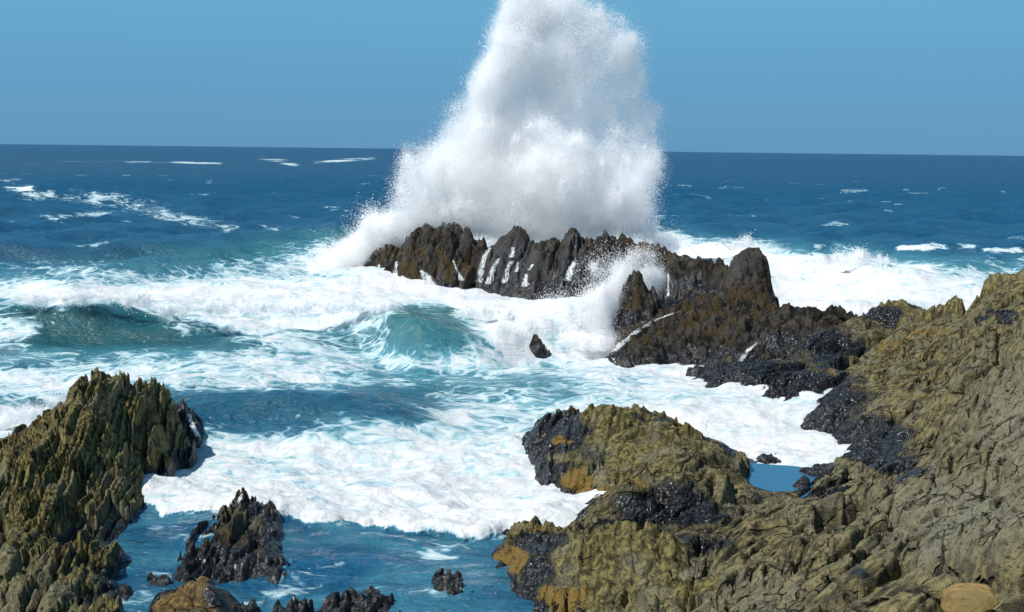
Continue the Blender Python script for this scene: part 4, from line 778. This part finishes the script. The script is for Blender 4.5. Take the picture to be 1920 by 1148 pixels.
# ------------------------------------------------------------------ spray
def spray(name, label, parts, total, seed=5, smax=.075, cat='splash', zmin=.0, group=None, kind=None, edge=0.10):
    """parts: (centre, radii, weight, direction, fluff): each is a lobe of many small tufts of drops"""
    g = np.random.default_rng(seed); Ps, Ns = [], []; wt = np.array([p[2] for p in parts], float); wt /= wt.sum()
    for (c, r, _, dr, fl), q in zip(parts, wt):
        c = np.array(c); r = np.array(r); dr = np.array(dr, float); dr /= np.linalg.norm(dr)
        n = int(total * q); nc = max(int(n / 230), 6)
        d = g.normal(size=(nc, 3)); d /= np.linalg.norm(d, axis=1)[:, None]
        rad = g.random(nc) ** (.42)
        cc = c + d * rad[:, None] * r
        wv = np.stack([fbm3(cc[:, 0] / 3.2, cc[:, 1] / 3.2, cc[:, 2] / 3.2, 3, seed + k * 7) - .5 for k in range(3)], 1)
        cc = cc + wv * fl * 3.2
        dens = fbm3(cc[:, 0] / 1.9, cc[:, 1] / 1.9, cc[:, 2] / 2.4, 3, seed + 40)
        cnt = g.exponential(1, nc) * np.where(dens > .44, 1.4, .45); cnt = np.maximum((cnt / cnt.sum() * n * .8).astype(int), 1)
        sz = np.repeat((.16 + .42 * g.random(nc)) * fl, cnt); idx = np.repeat(np.arange(nc), cnt)
        off = g.normal(size=(len(idx), 3)); el = g.normal(size=len(idx))
        off = off * sz[:, None] + (dr * (el * sz * 1.3)[:, None])
        p = cc[idx] + off; nrm = off / (sz[:, None] + 1e-6) * .55 + (cc[idx] - c) / r * 1.5
        Ps.append(p); Ns.append(nrm)
        m = int(n * .2); d = g.normal(size=(m, 3)); d /= np.linalg.norm(d, axis=1)[:, None]
        rr = (g.random(m) ** .36) * (1 + np.abs(g.normal(size=m)) * edge); p = c + d * rr[:, None] * r
        wv = np.stack([fbm3(p[:, 0] / 3.2, p[:, 1] / 3.2, p[:, 2] / 3.2, 3, seed + k * 7) - .5 for k in range(3)], 1)
        Ps.append(p + wv * fl * 3.4); Ns.append(d * 1.3 + g.normal(size=(m, 3)) * .4)
    p = np.concatenate(Ps); nr = np.concatenate(Ns); k = p[:, 2] > zmin; p = p[k]; nr = nr[k]
    nr += np.array([-.35, -.5, .4]); nr /= np.linalg.norm(nr, axis=1)[:, None] + 1e-9
    n = len(p); s = smax * (.35 + .65 * g.random(n) ** 2)
    nr = nr + g.normal(size=(n, 3)) * .28; a = np.cross(nr, g.normal(size=(n, 3))); a /= np.linalg.norm(a, axis=1)[:, None] + 1e-9; b = np.cross(nr, a); b /= np.linalg.norm(b, axis=1)[:, None]
    V = np.stack([p + a * s[:, None], p - a * s[:, None] * .5 + b * s[:, None] * .87, p - a * s[:, None] * .5 - b * s[:, None] * .87], 1).reshape(-1, 3)
    F = np.arange(n * 3).reshape(-1, 3)
    o = mesh_obj(name, V, F, M_SPRAY, smooth=False)
    return tag(o, label, cat, group, kind)
def L(u, v, Y, ru, rv, ry, w, to, fl=1.0):   # lobe placed where it stands over the reef, radii given in pixels at that depth
    k = Y / FPX; c = pY(u, v, Y); t = pY(*to) - c; return (c, np.array([ru * k, ry, rv * k]), w, t, fl)
N = NT('spray mist')
vi = N.n('ShaderNodeAttribute', attribute_name='density')
pv = N.n('ShaderNodeVolumePrincipled', {'Color': col(1, 1, 1), 'Density': 1.0, 'Anisotropy': 0.0})
N.t.links.new(pv.outputs[0], N.out.inputs['Volume']); M_MIST = N.m
def mist(name, parts, lo, hi, voxel, parent, K=2.2, amp=1.0, wsc=1.0):
    g = bpy.data.node_groups.new(name, 'GeometryNodeTree'); g.interface.new_socket('Geometry', in_out='OUTPUT', socket_type='NodeSocketGeometry')
    nd, lk = g.nodes, g.links
    def V(op, a, b=None, c=None, out=0):
        n = nd.new('ShaderNodeVectorMath'); n.operation = op
        for i, q in enumerate((a, b, c)):
            if q is None: continue
            if isinstance(q, bpy.types.NodeSocket): lk.new(q, n.inputs[i])
            elif op == 'SCALE' and i == 1: n.inputs[3].default_value = q
            else: n.inputs[i].default_value = tuple(q)
        return n.outputs['Value' if op == 'LENGTH' else 0]
    def Mt(op, a, b=0., c=0., clamp=False):
        n = nd.new('ShaderNodeMath'); n.operation = op; n.use_clamp = clamp
        for i, q in enumerate((a, b, c)):
            if isinstance(q, bpy.types.NodeSocket): lk.new(q, n.inputs[i])
            else: n.inputs[i].default_value = q
        return n.outputs[0]
    def Nz(vec, sc, det):
        n = nd.new('ShaderNodeTexNoise'); lk.new(vec, n.inputs['Vector']); n.inputs['Scale'].default_value = sc; n.inputs['Detail'].default_value = det; n.inputs['Roughness'].default_value = .6; return n
    pos = nd.new('GeometryNodeInputPosition').outputs[0]
    wv = V('SUBTRACT', Nz(pos, .30 / wsc, 3).outputs['Color'], (.5, .5, .5)); p = V('ADD', pos, V('SCALE', wv, 3.4 * amp))
    f = None
    for c, r, w_ in parts:
        l = V('LENGTH', V('DIVIDE', V('SUBTRACT', p, c), r)); t = Mt('MULTIPLY', Mt('SUBTRACT', 1.0, l, clamp=True), w_)
        f = t if f is None else Mt('ADD', f, t)
    nz = Mt('SUBTRACT', Nz(V('MULTIPLY', p, (1, 1, .6)), .75 / wsc, 6).outputs[0], .5)
    f = Mt('ADD', f, Mt('MULTIPLY', nz, Mt('MINIMUM', Mt('MULTIPLY', f, 3.0), 1.15)))
    f = Mt('MULTIPLY', Mt('SUBTRACT', f, .06, clamp=False), K); f = Mt('MAXIMUM', f, 0.0)
    vc = nd.new('GeometryNodeVolumeCube'); lk.new(f, vc.inputs['Density'])
    vc.inputs['Min'].default_value = lo; vc.inputs['Max'].default_value = hi
    for k, a in enumerate('XYZ'): vc.inputs['Resolution ' + a].default_value = int((hi[k] - lo[k]) / voxel)
    sm = nd.new('GeometryNodeSetMaterial'); sm.inputs['Material'].default_value = M_MIST; lk.new(vc.outputs[0], sm.inputs[0])
    go = nd.new('NodeGroupOutput'); lk.new(sm.outputs[0], go.inputs[0])
    me = bpy.data.meshes.new(name); me.materials.append(M_MIST); o = bpy.data.objects.new(name, me); C.objects.link(o)
    o.modifiers.new('cloud', 'NODES').node_group = g; o['kind'] = 'stuff'; o.parent = parent; o.location = -parent.location; return o
top = (1040, -40, 99)
PL = [L(990, 25, 99, 55, 55, 2.3, 5, top), L(1050, 25, 99, 52, 48, 2.2, 4, top), L(1112, 52, 100, 46, 42, 1.8, 2.4, top, .9), L(960, 95, 98.5, 52, 70, 2.6, 6, top), L(1050, 110, 99, 80, 75, 2.8, 5, top), L(1155, 108, 100, 52, 52, 1.8, 2.2, (1200, -40, 100)),
  L(1185, 150, 100, 34, 45, 1.4, 1.0, (1260, 0, 100), .8), L(925, 175, 98, 50, 75, 2.8, 6, top), L(1060, 195, 99.5, 105, 85, 2.8, 4.0, top), L(1165, 205, 100.5, 62, 80, 1.8, 1.8, top), L(1210, 225, 100.5, 34, 55, 1.3, .7, top, .8),
  L(895, 255, 97.5, 60, 78, 2.8, 6, top), L(975, 270, 98, 85, 90, 3.0, 5, top), L(1190, 275, 100, 50, 50, 1.6, .9, top, .9), L(842, 340, 97, 72, 72, 2.8, 6, (780, 100, 97)), L(1050, 335, 95.5, 110, 80, 3.2, 9, (1040, 0, 97), .9), L(920, 350, 96.5, 90, 85, 3.2, 6, top),
  L(1150, 375, 96, 75, 60, 2.6, 5, (1300, 100, 97), .9), L(1200, 415, 96, 42, 42, 2, 1.8, (1300, 200, 97), .9), L(1100, 410, 95.5, 105, 48, 2.6, 5, (1150, 0, 97)), L(980, 420, 95.8, 105, 38, 2.4, 5, top), L(850, 410, 96, 95, 38, 2.2, 4, (760, 100, 97)),
  L(768, 375, 96.5, 40, 60, 1.8, 1.6, (700, 200, 97), .8), L(765, 318, 96.5, 28, 42, 1.3, .5, (720, 100, 97), .8), L(1240, 450, 96, 28, 20, 1.4, 1.0, (1330, 300, 97), .8), L(1022, 245, 95.5, 30, 22, 1.1, .6, (1000, 0, 96), .7), L(1085, 268, 95.5, 30, 20, 1.1, .6, (1140, 0, 96), .7),
  L(1150, 285, 98.5, 46, 44, 2.0, 2.2, top, .9), L(1188, 320, 98, 48, 44, 2.0, 2.4, top, .9), L(1180, 72, 100, 10, 16, .7, .12, (1230, 0, 100), .4), L(850, 450, 95, 70, 16, 1.4, .25, (850, 600, 95), .8)]
plume = spray('spray_plume', 'huge white plume of spray exploding above the reef against the sky', PL, 1250000, smax=.052, edge=.16)
DW = {3: .9, 6: 1.0, 9: 2.2}
mist('mist', [(c, r * 1.12, max(.85, min(2.2, q / 2.4))) for c, r, q, _, _ in PL[:-1]], (-14, 88, 3.2), (15, 105, 27), .18, plume, K=.44)
SG = [ 
  L(640, 495, 99, 40, 24, 3, 4, (600, 300, 99), .6), L(680, 470, 99, 50, 30, 3, 5, (640, 300, 99), .7), L(725, 440, 99, 52, 38, 3, 5, (680, 200, 99), .8), L(770, 425, 98, 45, 34, 3, 4, (740, 200, 99), .8), L(610, 508, 99, 28, 12, 2.4, 1.5, (560, 300, 99), .5), L(700, 430, 99, 70, 40, 2.4, .5, (600, 250, 99), 1.2)]
surge = spray('wave_surge', 'white surge of water climbing the outer end of the reef', SG, 220000, seed=6, smax=.06)
mist('mist', [(c, r * 1.15, 2.0) for c, r, q, _, _ in SG[:-1]], (-18, 92, -.5), (-6, 104, 8), .2, surge, amp=.4, K=1.0)
SB = [
  L(1150, 538, 68, 26, 18, 1.2, 1.6, (1200, 300, 68), .7), L(1165, 505, 68.5, 24, 12, 1.0, .5, (1260, 380, 68), .7), L(1075, 640, 63.5, 60, 22, 1.4, 4, (1090, 400, 67), .6), L(1010, 600, 66.5, 50, 20, 1.4, 1.5, (1020, 400, 67), .5), L(1125, 570, 66.5, 38, 32, 1.5, 4, (1170, 300, 67), .7), L(1100, 610, 64.5, 52, 44, 1.5, 6, (1150, 300, 67), .6), L(1115, 650, 62.6, 62, 24, 1.4, 5, (1150, 400, 67), .5), L(1215, 525, 69.5, 32, 18, 1.2, 2.0, (1260, 300, 68), .5), L(1050, 590, 65.5, 50, 34, 1.6, 4, (1100, 300, 67), .6),
  L(1120, 500, 68, 40, 22, 1.2, .35, (1100, 300, 68), .8), L(1190, 500, 68, 50, 16, 1.2, .3, (1260, 300, 68), .8)]
burst = spray('wave_splash', 'second smaller splash bursting against the mossy spire', SB, 260000, seed=8, smax=.042)
mist('mist', [(c, r * 1.15, 2.0) for c, r, q, _, _ in SB[:-2]], (0, 58, -.5), (10, 72, 6), .14, burst, amp=.6, wsc=.6, K=.7)
spray('wave_splash', 'small splash leaping from the crest of the broad foam slope', [L(1610, 482, 98, 26, 9, 1, 1.6, (1610, 300, 98), .5), L(1580, 480, 98, 10, 8, .6, .6, (1560, 300, 98), .4), L(1650, 486, 97, 30, 6, .6, .5, (1650, 300, 98), .4), L(1390, 462, 99, 20, 8, .6, .5, (1390, 300, 98), .4)], 9000, seed=9, smax=.07)
spray('wave_splash', 'tattered lip of spray along the rolling teal wave', [L(u_, v_, 64.5, 46, 8, .6, 1, (u_, 300, 64), .3) for u_, v_ in [(320, 578), (400, 575), (480, 574), (560, 576), (640, 580), (700, 585), (900, 588), (940, 600), (60, 566), (140, 562), (230, 566)]], 60000, seed=10, smax=.045)
spray('wave_splash', 'ragged splash thrown up behind the tallest slate stack', [L(50, 775, 41, 50, 12, .4, 2, (50, 400, 41), .2), L(100, 750, 41, 25, 8, .3, .8, (100, 400, 41), .2), L(10, 792, 41, 30, 12, .4, 1.5, (10, 400, 41), .2)], 30000, seed=12, smax=.022)
